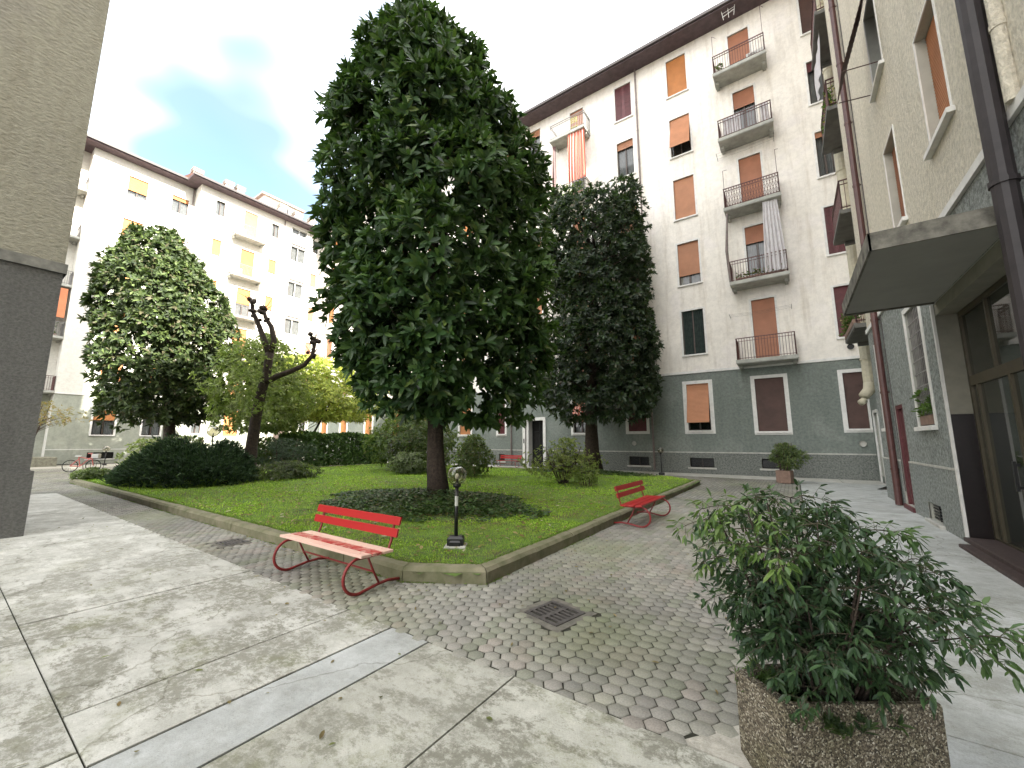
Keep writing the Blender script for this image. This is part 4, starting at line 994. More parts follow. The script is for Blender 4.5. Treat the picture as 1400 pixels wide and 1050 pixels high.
abox('upper_wall', 'cream_a', 4.95, AZ, 0); abox('lower_wall', 'grey_a', 1.1, 4.76, 0.0); abox('plinth', 'grey_a', 0, 1.1, .05)
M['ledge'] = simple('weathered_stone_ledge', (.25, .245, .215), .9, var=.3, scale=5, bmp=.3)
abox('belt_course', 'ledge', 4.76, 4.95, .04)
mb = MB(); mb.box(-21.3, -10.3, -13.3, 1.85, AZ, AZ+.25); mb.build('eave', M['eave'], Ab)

# ================================================================== trees
def magnolia(label, base, prof, n, k, L, W, seed, r0, pal, wts, gap=.25, shell=.35, name='magnolia_tree', limbsn=45, lump=.13, extra=None, mat='leafA', jit=.3, lobes=(85, 1.0)):
    t = thing(name, label, 'tree', base, 0, 'trees in the courtyard garden')
    n2 = int(n*.38); P, Ax = crown_points(base, prof, n2, shell+.25, lump*1.35, 1.1, gap, seed)
    P2, Ax2 = lobe_points(base, prof, n-n2, lobes[0], lobes[1], seed+40); P = np.concatenate([P, P2]); Ax = np.concatenate([Ax, Ax2])
    top = (base[0]+RIGHT[0]*prof[0][1]*.6, base[1]+RIGHT[1]*prof[0][1]*.6, prof[0][0]-.8)
    pts = trunk('trunk', base, top, r0, r0*.2, t, M['bark'])
    limbs(t, pts[3:], P, r0*.2, M['bark'], limbsn)
    C_, D_, N_, l, w = rosettes(P, Ax, k, L, W, (28, 85), jit)
    col = colmix(len(C_), pal, wts, .2)
    col *= (1+.25*np.repeat(pn(P, 1.5, seed+5), k))[:, None]
    if extra is not None: col = extra(C_, col)
    leaves('crown', M[mat], t, C_, D_, N_, l, w, np.clip(col, .003, 1), .10, .14)
    return t
PAL1 = [(.028, .064, .021), (.040, .086, .025), (.060, .112, .028), (.020, .044, .018), (.10, .145, .035)]
def warm_low(C_, col):      # leaf colour turns yellower green towards the lower right of the big tree
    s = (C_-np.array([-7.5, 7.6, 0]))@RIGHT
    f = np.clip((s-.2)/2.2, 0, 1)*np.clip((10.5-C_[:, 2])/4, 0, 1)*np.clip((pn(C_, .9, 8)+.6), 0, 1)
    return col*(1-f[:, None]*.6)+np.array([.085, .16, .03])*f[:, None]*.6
magnolia('tall dark green magnolia in the middle of the lawn behind the globe lamp', (-7.53, 7.56, .14),
  [(15.1, -1.1, .05), (14.7, -1.1, 0.25), (14.2, -1.08, 0.4), (13.5, -0.95, .72), (12.5, -0.72, 1.5), (11.31, -0.62, 2.2), (10.12, -0.5, 2.5), (8.73, -0.36, 2.75), (7.83, -0.3, 2.85), (6.74, -0.22, 2.85), (5.67, -0.12, 2.75), (4.64, .0, 2.65), (3.8, .12, 2.5), (3.0, 0.25, 2.1), (2.4, .5, 1.7), (2.1, 1.0, 1.0)],
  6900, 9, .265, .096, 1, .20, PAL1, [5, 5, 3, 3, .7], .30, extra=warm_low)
magnolia('narrower dark magnolia standing close to the back building, second of the two', (-8.56, 19.66, .14),
  [(15.2, .5, 1.9), (14.8, 0.5, 2.35), (13.9, 0.44, 2.6), (11.88, 0.39, 2.6), (9.75, 0.45, 2.7), (7.68, 0.5, 2.7), (5.66, 0.52, 2.7), (4.09, 0.47, 2.85), (3.1, 0.2, 2.7), (2.7, 0.0, 2.0)],
  5900, 9, .27, .088, 4, .33, [(.024, .042, .022), (.034, .056, .026), (.018, .030, .017), (.05, .055, .030)], [4, 3, 3, 1.3], .22)
magnolia('broad sunlit magnolia in front of the left building', (-29.5, 8.0, 0),
  [(14.5, -2.4, .5), (13.8, -2.5, 1.1), (13.0, -2.4, 1.9), (11.62, -1.93, 2.6), (9.75, -1.3, 3.0), (7.92, -0.96, 3.1), (6.13, -0.74, 3.2), (4.37, -0.84, 3.0), (3.3, -0.68, 2.4), (2.7, -0.72, 1.6)],
  5600, 8, .30, .115, 7, .3, [(.045, .068, .024), (.060, .090, .028), (.085, .12, .032), (.026, .042, .018), (.09, .085, .045)], [4, 4, 3, 3, 1.5], .2, mat='leafC', lump=.17)

def small_tree(name, label, base, prof, n, L, W, pal, wts, seed, stems=3, group='trees in the courtyard garden', r0=.07, mat='leafB', k=6, gap=.3, cat='tree', branchn=30, lump=.3, shell=.75, upward=.3, bark='bark2', part='crown'):
    t = thing(name, label, cat, base, 0, group)
    P, Ax = crown_points(base, prof, n, shell, lump, 1.3, gap, seed); Ax[:, 2] += upward
    mb = MB(); zc = prof[len(prof)//2][0]
    for s in range(stems):
        a = s*6.28/stems+seed; sp = 0 if stems == 1 else prof[len(prof)//2][2]*.45
        top = Vector((base[0]+math.cos(a)*sp+RIGHT[0]*prof[3][1]*.5, base[1]+math.sin(a)*sp+RIGHT[1]*prof[3][1]*.5, zc+.5))
        p0 = Vector(base)+Vector((math.cos(a), math.sin(a), 0))*(.12 if stems > 1 else 0)
        mb.tube([p0, p0.lerp(top, .4)+Vector((math.cos(a), math.sin(a), 0))*.05, top], [r0, r0*.7, r0*.3], 7)
    mb.build('trunk' if cat == 'tree' else 'stem', M[bark], t, smooth=True)
    pts = [Vector(base).lerp(Vector((base[0], base[1], zc+.5)), i/8) for i in range(3, 9)]
    limbs(t, pts, P, r0*.3, M[bark], branchn)
    C_, D_, N_, l, w = rosettes(P, Ax, k, L, W, (30, 95), .35)
    col = colmix(len(C_), pal, wts, .22)*(1+.25*np.repeat(pn(P, 1.7, seed), k))[:, None]
    leaves(part, M[mat], t, C_, D_, N_, l, w, np.clip(col, .003, 1), .15); return t
LG = [(.15, .19, .055), (.19, .235, .065), (.11, .14, .045), (.25, .27, .10)]
small_tree('young_tree', 'light green leafy tree behind the pollarded trunk', (-24.0, 10.0, 0), [(7.6, .17, .4), (7.2, .17, .8), (6.67, 0.04, 1.7), (5.42, 0.05, 2.3), (4.19, 0.16, 2.5), (2.99, 0.27, 2.3), (2.19, 0.44, 1.5)], 2600, .22, .09, LG, [4, 4, 3, 1.5], 3, 2, r0=.13, k=5)
small_tree('maple_tree', 'yellow green spreading maple above the clipped hedge', (-30.0, 15.2, 0), [(8.0, .4, 1.0), (7.3, .6, 2.8), (6.3, .8, 4.2), (5.0, 1.2, 4.8), (3.9, 1.6, 4.5), (3.2, 2.2, 3.2)], 5200, .24, .10, [(.34, .38, .07), (.42, .44, .09), (.26, .32, .07), (.46, .42, .12)], [4, 4, 3, 1], 5, 3, r0=.12, k=5, upward=.6, gap=.35)
small_tree('small_broadleaf_tree', 'slim green tree between the hedge and the big magnolia trunk', (-19.5, 16.5, .12), [(5.4, 1.0, .6), (4.9, 1.0, 1.4), (4.0, .9, 1.9), (3.2, .9, 2.0), (2.4, .8, 1.8), (1.9, .8, 1.1)], 1500, .16, .07, [(.07, .11, .035), (.10, .15, .04), (.05, .08, .03)], [3, 3, 2], 8, 4, r0=.05, k=5)
# bare brown shrub tree in the wall planter
bt = small_tree('japanese_maple', 'small brown leaved maple in the low concrete planter by the left building', (-41.6, 3.4, .6), [(4.4, .5, .7), (4.0, .4, 1.5), (3.6, .4, 2.1), (3.2, .4, 2.4), (2.8, .3, 1.7)], 420, .16, .05, [(.33, .20, .09), (.26, .17, .08), (.20, .17, .08)], [3, 3, 2], 13, 4, r0=.07, k=4, branchn=50, gap=.5)
# pollarded tree with knuckles
def pollard():
    b = (-17.48, 7.22, .12); t = thing('pollarded_tree', 'gnarled pollarded tree with bare knuckled limbs left of the lawn', 'tree', b, 0, 'trees in the courtyard garden')
    mb = MB()
    mb.tube([(-17.48, 7.22, .1), (-17.5, 7.2, .6), (-17.47, 7.2, 1.6), (-17.42, 7.25, 2.7), (-17.3, 7.3, 3.6), (-17.2, 7.4, 4.4), (-17.16, 7.42, 5.2)], [.34, .24, .20, .19, .18, .16, .15], 12)
    mb.build('trunk', M['bark'], t, smooth=True)
    l = MB()
    paths = [[(-17.16, 7.42, 5.1), (-17.4, 7.25, 5.8), (-17.62, 7.12, 6.35), (-17.85, 6.95, 6.9), (-17.95, 6.9, 7.35)],
             [(-17.16, 7.42, 5.1), (-17.05, 7.5, 5.7), (-17.18, 7.4, 6.3), (-17.42, 7.25, 6.7), (-17.5, 7.2, 7.0)],
             [(-17.2, 7.38, 4.0), (-16.85, 7.65, 4.25), (-16.4, 7.95, 4.45), (-16.0, 8.25, 4.7), (-15.75, 8.42, 5.1), (-15.68, 8.46, 5.75)]]
    for p in paths:
        k = len(p); l.tube(p, [.125-.06*i/(k-1) for i in range(k)], 9)
        for q, rr in ((p[-1], .14), (p[-2], .10)):
            for _ in range(5):
                d = Vector(rng.normal(0, .09, 3)); c = Vector(q)+d; l.lathe([(.01, -rr*.7), (rr*.6, -rr*.5), (rr*.75, 0), (rr*.55, rr*.5), (.01, rr*.7)], c, 8)
    l.build('limb', M['bark'], t, smooth=True)
    w = MB()
    for q in (paths[0][-1], paths[1][-1], paths[2][-1], paths[0][-2], paths[2][-2]):
        for _ in range(9):
            d = nrm(rng.normal(0, 1, (1, 3)))[0]; d[2] = abs(d[2])*1.2+.2; L = rng.uniform(.25, .7)
            e = Vector(q)+Vector(d)*L; w.tube([q, Vector(q).lerp(e, .5)+Vector((.03, .02, .03)), e], [.016, .011, .004], 5)
    w.build('twig', M['bark2'], t)
    # leafy shoots on the trunk
    n = 420; P = np.stack([-17.4+rng.normal(0, .45, n), 7.25+rng.normal(0, .45, n), rng.uniform(2.6, 5.6, n)], 1); Ax = nrm(P-np.array([-17.4, 7.25, 3.6]))
    C_, D_, N_, ll, ww = rosettes(P, Ax, 5, .13, .05); leaves('foliage', M['leafB'], t, C_, D_, N_, ll, ww, colmix(len(C_), LG, [4, 4, 3, 1]), .1)
pollard()

# ================================================================== shrubs
def bush(name, label, base, prof, n, L, W, pal, wts, seed, k=6, mat='leafB', group='shrubs in the courtyard garden', stems=7, r0=.02, gap=.2, branchn=25, upward=.3, cat='shrub', lump=.32, shell=.8):
    return small_tree(name, label, base, prof, n, L, W, pal, wts, seed, stems, group, r0, mat, k, gap, cat, branchn, lump, shell, upward, 'bark2', 'foliage')
bush('azalea_bush', 'open yellow green azalea bush on the lawn in front of the right magnolia', (-6.77, 12.86, .14), [(1.75, .16, .3), (1.55, .15, .8), (1.3, .1, 1.2), (.95, 0, 1.45), (.62, -.1, 1.3), (.35, -.05, .6)], 560, .095, .04, [(.16, .19, .045), (.21, .24, .06), (.10, .13, .035), (.26, .27, .10)], [4, 3, 3, 1.5], 21, stems=16, r0=.022, gap=.55, branchn=110, lump=.4)
bush('azalea_bush', 'small sparse azalea sprout just right of the larger azalea bush', (-5.72, 12.6, .14), [(.95, .0, .2), (.8, 0, .35), (.6, 0, .42), (.4, 0, .35), (.3, 0, .2)], 170, .08, .035, [(.12, .16, .04), (.17, .20, .06)], [1, 1], 22, stems=8, r0=.012, gap=.3, branchn=14)
bush('shrub_cluster', 'large mixed shrub with dense leaves beside the trunk of the tallest magnolia', (-17.0, 14.0, .12), [(3.0, .8, .8), (2.7, .8, 1.5), (2.2, .8, 2.0), (1.6, .76, 2.3), (1.0, .9, 2.2), (.5, 1.0, 1.9)], 2300, .14, .06, [(.055, .08, .03), (.08, .11, .035), (.10, .085, .04), (.04, .06, .025)], [4, 3, 1.5, 3], 23, stems=10, r0=.04, branchn=50)
bush('variegated_shrub', 'low grey green shrub in front of the larger shrubs near the trunk', (-14.6, 12.7, .14), [(1.15, 0, .4), (.95, 0, .8), (.7, 0, 1.0), (.45, 0, 1.0), (.25, 0, .8)], 900, .10, .045, [(.11, .13, .07), (.15, .17, .10), (.07, .09, .04)], [3, 2, 3], 24, stems=6)
bush('evergreen_shrub', 'leafy shrub right behind the trunk of the tallest magnolia', (-11.2, 13.2, .14), [(1.9, 0, .3), (1.6, 0, .6), (1.1, 0, .8), (.6, 0, .85), (.3, 0, .6)], 700, .11, .05, [(.06, .09, .03), (.09, .12, .04), (.14, .10, .05)], [4, 3, 1], 25, stems=6)
bush('dwarf_pine', 'spreading dark dwarf pine with a short crooked stem left of the hedge', (-18.6, 9.0, .14), [(1.75, 0, .3), (1.55, 0, .8), (1.25, 0, 1.15), (.95, 0, 1.3), (.65, 0, .9)], 800, .13, .014, [(.05, .075, .04), (.07, .10, .05), (.035, .055, .035)], [3, 2, 3], 26, k=9, mat='needle', stems=3, r0=.05, gap=.45, lump=.4)
bush('ground_shrub', 'low dark shrub at the foot of the pollarded tree', (-16.6, 8.2, .14), [(.85, 0, .4), (.7, 0, .9), (.5, 0, 1.15), (.3, 0, 1.1), (.2, 0, .8)], 800, .10, .045, [(.05, .065, .035), (.08, .09, .05), (.12, .12, .08)], [4, 3, 1.5], 27, stems=5)
bush('round_shrub', 'rounded dark shrub near the far red bench', (-29.5, 13.0, .0), [(1.9, 0, .4), (1.6, 0, .8), (1.1, 0, 1.0), (.6, 0, .9), (.2, 0, .6)], 500, .16, .08, [(.05, .08, .03), (.08, .11, .04)], [1, 1], 28, stems=4)
bush('flowering_shrub', 'pale flowering shrub glimpsed behind the dark juniper', (-26.5, 7.6, .12), [(1.9, 0, .5), (1.7, 0, 1.2), (1.3, 0, 1.7), (.8, 0, 1.7), (.3, 0, 1.2)], 600, .15, .07, [(.55, .45, .42), (.14, .19, .07), (.19, .24, .09)], [1.2, 3, 2], 29, stems=6)
bush('flowering_shrub', 'yellow green flowering shrub at the left end behind the juniper', (-25.8, 6.2, .12), [(1.75, 0, .4), (1.5, 0, .9), (1.1, 0, 1.1), (.6, 0, 1.1), (.3, 0, .8)], 380, .14, .06, [(.25, .27, .10), (.17, .22, .07), (.5, .45, .35)], [3, 3, .6], 30, stems=6)
bush('ground_shrub', 'small bright low shrub spilling over the left tip of the kerb', (-23.6, 3.9, .1), [(.55, 0, .3), (.45, 0, .6), (.3, 0, .75), (.2, 0, .7), (.1, 0, .4)], 420, .09, .05, [(.12, .16, .06), (.2, .24, .11), (.07, .10, .04)], [3, 2, 2], 31, stems=4)
# juniper: layered sprays
def juniper():
    base = (-18.9, 5.7, .12); t = thing('juniper_bush', 'wide dark green spreading juniper over the kerb at the left of the garden', 'shrub', base, 0, 'shrubs in the courtyard garden')
    n = 9000; a = rng.random(n)*6.28; u = np.sqrt(rng.random(n)); X = np.cos(a)*u; Y = np.sin(a)*u
    top = np.sqrt(np.clip(1-u**2, 0, 1)); z = top*rng.uniform(.25, 1, n)**.5
    P = np.stack([base[0]-.35+X*3.5, base[1]+Y*1.9, .12+1.55*z*(.82+.3*pn(np.stack([X*3, Y*2.2, X*0], 1), 1.3, 3)+.18*np.clip(-X, -1, 1)*-1)], 1); P[:, :2] *= 1
    side = P[:, 0] > -16.6; P[side, 2] *= .9
    P += rng.normal(0, .09, P.shape); P[:, 2] = np.clip(P[:, 2], .12, 9)
    Ax = np.stack([X*1.0, Y*1.0, .45+.3*rng.random(n)], 1)+rng.normal(0, .25, (n, 3))
    C_, D_, N_, l, w = rosettes(P, nrm(Ax), 6, .17, .03, (5, 45), .4)
    col = colmix(len(C_), [(.030, .058, .026), (.045, .085, .032), (.022, .040, .022), (.07, .12, .045)], [4, 3, 3, 1], .2)
    leaves('foliage', M['needle'], t, C_, D_, N_, l, w, col, .05)
    mb = MB()
    for i in range(26):
        q = P[rng.integers(n)]; s = Vector((base[0]+rng.normal(0, .5), base[1]+rng.normal(0, .3), .1)); mb.tube([s, s.lerp(Vector(q), .5)+Vector((0, 0, -.1)), q], [.05, .03, .01], 6)
    mb.build('stem', M['bark'], t)
juniper()
def hedge():
    base = (-24.5, 15.2, 0); t = thing('clipped_hedge', 'clipped dark green hedge along the far side of the lawn', 'hedge', base)
    n = 6500; s = rng.random(n); 
    x = rng.uniform(-.65, .65, n); y = rng.uniform(-3.4, 3.4, n); z = rng.uniform(.05, 2.05, n); f = rng.integers(0, 3, n)
    x = np.where(f == 0, .65+rng.normal(0, .05, n), x); z = np.where(f == 1, 2.05+rng.normal(0, .05, n), z); y = np.where((f == 2) & (s < .5), 3.4*np.sign(rng.normal(0, 1, n)), y)
    P = np.stack([base[0]+x, base[1]+y, z+.06*np.sin(y*2.1)], 1); P[:, 0] += .06*np.sin(y*3+z*2)
    Ax = np.stack([.7+rng.normal(0, .4, n), rng.normal(0, .5, n)-.2, .5+rng.normal(0, .4, n)], 1)
    C_, D_, N_, l, w = rosettes(P, Ax, 5, .13, .07, (30, 90)); leaves('foliage', M['leafA'], t, C_, D_, N_, l, w, colmix(len(C_), [(.07, .13, .03), (.05, .10, .025), (.11, .18, .045)], [4, 4, 1.5]), .1)
    mb = MB(); 
    for i in range(24): yy = base[1]-3.2+i*.28; mb.tube([(base[0], yy, 0), (base[0]+rng.normal(0, .1), yy+.05, 1.7)], [.03, .012], 5)
    mb.build('stem', M['bark'], t)
hedge()
# ivy ground cover beneath the magnolias
def cover(name, label, cx, cy, rx, ry, n, L, pal, wts, zmax=.16, thr=-.35):
    a = rng.random(n)*6.28; u = np.sqrt(rng.random(n)); X = cx+np.cos(a)*u*rx; Y = cy+np.sin(a)*u*ry
    P3 = np.stack([X, Y, X*0], 1); k = (pn(P3, 1.6, 4)*.7+.35*pn(P3, 5, 6)+(1-u)*1.2 > thr+.35+rng.normal(0, .25, n)) & inside(X, Y, [(x+(-.25 if x > -10 else .2), y+(.25 if y < 10 else -.25)) for x, y in KOUT]) & (np.hypot(X-cx, Y-cy) > .3)
    X, Y, u = X[k], Y[k], u[k]; n = len(X); Z = lawn_z(X, Y)+.02+zmax*rng.random(n)*np.clip(1.1-u, .08, 1)
    P = np.stack([X, Y, Z], 1); a = rng.random(n)*6.28; D_ = nrm(np.stack([np.cos(a), np.sin(a), rng.uniform(-.2, .5, n)], 1)); N_ = nrm(np.stack([rng.normal(0, .3, n), rng.normal(0, .3, n), np.ones(n)], 1))
    o = leaves(name, M['leafA'], None, P, D_, N_, L*rng.uniform(.6, 1.3, n), L*.75*rng.uniform(.7, 1.2, n), colmix(n, pal, wts), .1)
    tag(o, label, 'ground cover', kind='stuff')
cover('ivy', 'dark ivy spreading on the ground around the tallest magnolia', -7.3, 6.9, 3.2, 1.95, 19000, .075, [(.04, .08, .02), (.06, .11, .03), (.025, .05, .018), (.10, .085, .04)], [4, 3, 3, .9], .30)
cover('ivy', 'low ivy patch around the foot of the right magnolia', -8.2, 18.6, 4.0, 1.5, 9000, .10, [(.045, .075, .025), (.03, .05, .02), (.09, .10, .05)], [4, 3, 1], .14)
# fallen leaves
X, Y = scatter(1700, -14, -3.2, 3.6, 11); n = len(X)
P = np.stack([X, Y, lawn_z(X, Y)+.035], 1); a = rng.random(n)*6.28
o = leaves('fallen_leaves', M['leafB'], None, P, nrm(np.stack([np.cos(a), np.sin(a), rng.normal(0, .2, n)], 1)), nrm(np.stack([rng.normal(0, .3, n), rng.normal(0, .3, n), np.ones(n)], 1)), rng.uniform(.06, .12, n), rng.uniform(.03, .05, n), colmix(n, [(.22, .13, .06), (.33, .24, .12), (.15, .09, .05), (.4, .36, .25)], [3, 2, 3, .7]), .05)
tag(o, 'scattered dry brown leaves lying on the lawn', 'leaves', kind='stuff')
n = 260; X = np.concatenate([rng.uniform(-2.95, .0, 90), rng.uniform(-14, 0, 100), rng.uniform(-9, -3, 70)]); Y = np.concatenate([rng.uniform(3.0, 12, 90), rng.uniform(.2, 3.2, 100), 3.27-np.abs(rng.normal(0, .08, 70))])
P = np.stack([X, Y, np.full(n, .008)], 1); a = rng.random(n)*6.28
o = leaves('leaf_litter', M['leafB'], None, P, nrm(np.stack([np.cos(a), np.sin(a), rng.normal(.1, .1, n)], 1)), nrm(np.stack([rng.normal(0, .2, n), rng.normal(0, .2, n), np.ones(n)], 1)), rng.uniform(.025, .07, n), rng.uniform(.012, .03, n), colmix(n, [(.16, .10, .05), (.24, .17, .09), (.10, .065, .04), (.14, .15, .06)], [3, 2, 3, 1]), .0)
tag(o, 'small dry leaves and grit scattered over the paving', 'leaves', kind='stuff')

# ================================================================== benches
def make_bench(label, front='bench_sheen', rear='bench_sheen', midm='bench_mid', group='red benches around the garden'):
    """local: x along length (0..1.55), +y towards back, front edge of seat at y=0"""
    t = thing('park_bench', label, 'bench', group=group); Lb = 1.72; xa, xb = .14, 1.60
    def plank(name, y0, z0, y1, z1, th, m, nm):
        mb = MB(); d = Vector((0, y1-y0, z1-z0)); nn = Vector((0, -d.z, d.y)).normalized()*th
        p = [Vector((0, y0, z0)), Vector((0, y1, z1)), Vector((0, y1, z1))+nn, Vector((0, y0, z0))+nn]
        e = .006
        vs = [(e*0, q.y, q.z) for q in p]+[(Lb, q.y, q.z) for q in p]
        mb.add(vs, [(0, 1, 2, 3), (7, 6, 5, 4), (0, 4, 5, 1), (1, 5, 6, 2), (2, 6, 7, 3), (3, 7, 4, 0)])
        # bolts
        for bx in (xa, xb):
            c = (p[2]+p[3])/2+nn*.05; mb.tube([Vector((bx, c.y, c.z)), Vector((bx, c.y, c.z))+nn*.2], .009, 6)
        o = mb.build(nm, M[m], t, world=False)
        bv = o.modifiers.new('bevel', 'BEVEL'); bv.width = .004; bv.segments = 2; bv.limit_method = 'ANGLE'
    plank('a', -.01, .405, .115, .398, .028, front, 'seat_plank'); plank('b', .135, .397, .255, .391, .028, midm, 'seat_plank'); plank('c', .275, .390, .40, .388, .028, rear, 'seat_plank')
    plank('d', .455, .53, .475, .62, .024, 'bench_red', 'back_plank'); plank('e', .488, .655, .512, .745, .024, 'bench_red', 'back_plank')
    for bx in (xa, xb):
        mb = MB(); pts = [(bx, .40, .372), (bx, .2, .372), (bx, .06, .375)]
        cy, cz, r_ = .06, .20, .185
        for k in range(1, 15):
            a = R(90+k*13.0); pts.append((bx, cy+math.cos(a)*r_*1.0, cz+math.sin(a)*r_*.98-.0))
        pts += [(bx, .16, .032), (bx, .30, .055), (bx, .44, .062), (bx, .60, .035)]
        mb.tube(pts, .0165, 10)
        mb.tube([(bx, .16, .365), (bx, .24, .2), (bx, .32, .06)], .0125, 8)
        mb.tube([(bx, .38, .372), (bx, .43, .40), (bx, .462, .48), (bx, .482, .60), (bx, .522, .74)], .0155, 8)
        mb.build('end_frame', M['bench_steel'], t, world=False, smooth=True)
    mb = MB(); mb.tube([(xa, .24, .2), (xb, .24, .2)], .010, 8); mb.build('cross_bar', M['bench_steel'], t, world=False)
    return t
b1 = make_bench('red slatted bench in the foreground with two seat planks tinted pale pink for sky reflection'); b1.location = (-5.50, 2.70, 0)
b2 = make_bench('red bench beside the kerb on the right with an all red seat', 'bench_red', 'bench_red', 'bench_red'); b2.rotation_euler = (0, 0, R(90)); b2.location = (-2.44, 7.72, 0)
b3 = copy_tree(b2); b3['label'] = 'small distant dark red bench against the back building left of its door'; b3.rotation_euler = (0, 0, R(0)); b3.location = (-16.25, 21.5, .02)
b4 = copy_tree(b2); b4['label'] = 'small distant red bench seen past the pollarded trunk on the far left'; b4.rotation_euler = (0, 0, R(70)); b4.location = (-33.4, 13.4, .0); b4.scale = (1.3, 1.3, 1.3)
# front/back: bench planks face -y

# ================================================================== lamps
def lamp_glass():
    m, nt, b = new_mat('smoked_globe'); nt.nodes.remove(b)
    tr = nt.nodes.new('ShaderNodeBsdfTransparent'); tr.inputs[0].default_value = (.62, .60, .52, 1)
    gl = nt.nodes.new('ShaderNodeBsdfGlossy'); gl.inputs['Roughness'].default_value = .06; gl.inputs[0].default_value = (.9, .9, .88, 1)
    lw = nt.nodes.new('ShaderNodeLayerWeight'); lw.inputs[0].default_value = .22; ms = nt.nodes.new('ShaderNodeMixShader')
    nt.links.new(lw.outputs['Facing'], ms.inputs[0]); nt.links.new(tr.outputs[0], ms.inputs[1]); nt.links.new(gl.outputs[0], ms.inputs[2])
    nt.links.new(ms.outputs[0], nt.nodes['Material Output'].inputs[0]); return m
M['globe'] = lamp_glass()
def make_lamp(label, h=.86, r=.145, sticker=True, block=True):
    t = thing('globe_lamp', label, 'lamp', group='globe lamps in the garden')
    if block:
        mb = MB(); mb.bbox(-.15, .15, -.13, .13, -.06, .05, .012); mb.build('footing', M['stone'], t, world=False)
    mb = MB(); mb.bbox(-.115, .115, -.08, .08, .05, .17, .03); mb.bbox(-.08, .08, -.11, .11, .05, .12, .02); mb.build('ballast_box', M['black'], t, world=False)
    mb = MB(); mb.tube([(0, 0, .1), (0, 0, h)], .026, 12); mb.lathe([(.026, h-.03), (.055, h-.01), (.06, h+.03), (.04, h+.045), (.018, h+.05), (.018, h+.10), (.0, h+.10)], n=16); mb.build('post', M['black'], t, world=False, smooth=True)
    mb = MB(); k = 20; mb.lathe([(max(.03 if i == 0 else 0.0005, r*math.sin(math.pi*(i/k*.93+.07))), h+.01+r*1.0-r*math.cos(math.pi*(i/k*.93+.07))*1.0) for i in range(k+1)], n=32); mb.build('globe', M['globe'], t, world=False, smooth=True)
    mb = MB(); mb.lathe([(.0, h+.09), (.018, h+.095), (.032, h+.12), (.032, h+.145), (.02, h+.17), (.0, h+.178)], n=16); mb.build('bulb', M['bulb'], t, world=False, smooth=True)
    if sticker:
        mb = MB(); n = 6; mb.add([(.0275*math.cos(R(-95+a)), .0275*math.sin(R(-95+a)), z) for z in (h-.28, h-.14) for a in np.linspace(-55, 75, n)], [(i, i+1, n+i+1, n+i) for i in range(n-1)]); mb.build('sticker', M['sticker'], t, world=False)
    return t
l1 = make_lamp('black globe lamp at the front corner of the lawn with a pale sticker'); l1.location = (-4.05, 4.42, .12); l1.rotation_euler = (0, 0, R(34))
l2 = make_lamp('small globe lamp on a black post at the far right end of the lawn', h=1.0, sticker=False); l2.location = (-5.0, 19.0, .1)
l3 = make_lamp('globe lamp rising behind the dark juniper bush', h=1.75, r=.26, sticker=False); l3.location = (-22.6, 7.6, .12)
l4 = make_lamp('distant little globe lamp before a cellar grate of the left building', h=.95, r=.2, sticker=False); l4.location = (-39.2, 7.0, .0)

# ================================================================== planters
def planter(name, label, poly, z, cx, cy, taper=.86, low=.16):
    t = thing(name, label, 'planter', (cx, cy, 0), group='concrete planters'); n = len(poly); mb = MB()
    def ring(s, zz, inner=0): 
        out = []
        for (x, y) in poly:
            v = Vector((x, y)); l = v.length; v = v*s; v = v*(1-inner/l); out.append((cx+v.x, cy+v.y, zz))
        return out
    prof = [(taper*.9, 0, 0), (taper*.92, .02, 0), (1.0, low, 0), (1.0, z-.012, 0), (.985, z, 0), (1.0, z, .055), (1.0, z-.02, .065), (1.0, z-.13, .065)]
    vs = []
    for s, zz, i_ in prof: vs += ring(s, zz, i_)
    fs = []
    for k in range(len(prof)-1):
        for i in range(n): j = (i+1) % n; fs.append((k*n+i, k*n+j, (k+1)*n+j, (k+1)*n+i))
    fs.append(tuple(range(n))[::-1]); mb.add(vs, fs); mb.build('pot', M['aggregate'] if name == 'planter' else M['terracotta'], t)
    mb = MB(); k = 14; vs = ring(.97, z-.10, .05); mb.add(vs, [tuple(range(n))]); mb.build('soil', M['soil'], t)
    return t
pl_cx, pl_cy = .05, 2.50
PP = [(-.385, -.115), (-.19, -.31), (.36, .085), (.36, .22), (.17, .315), (-.36, .0)]
PP = [(-.375, -.135), (-.175, -.305), (.375, .085), (.30, .21), (.165, .33), (-.30, -.0)]
planter('planter', 'large exposed aggregate concrete planter in the right foreground', PP, .50, pl_cx, pl_cy)

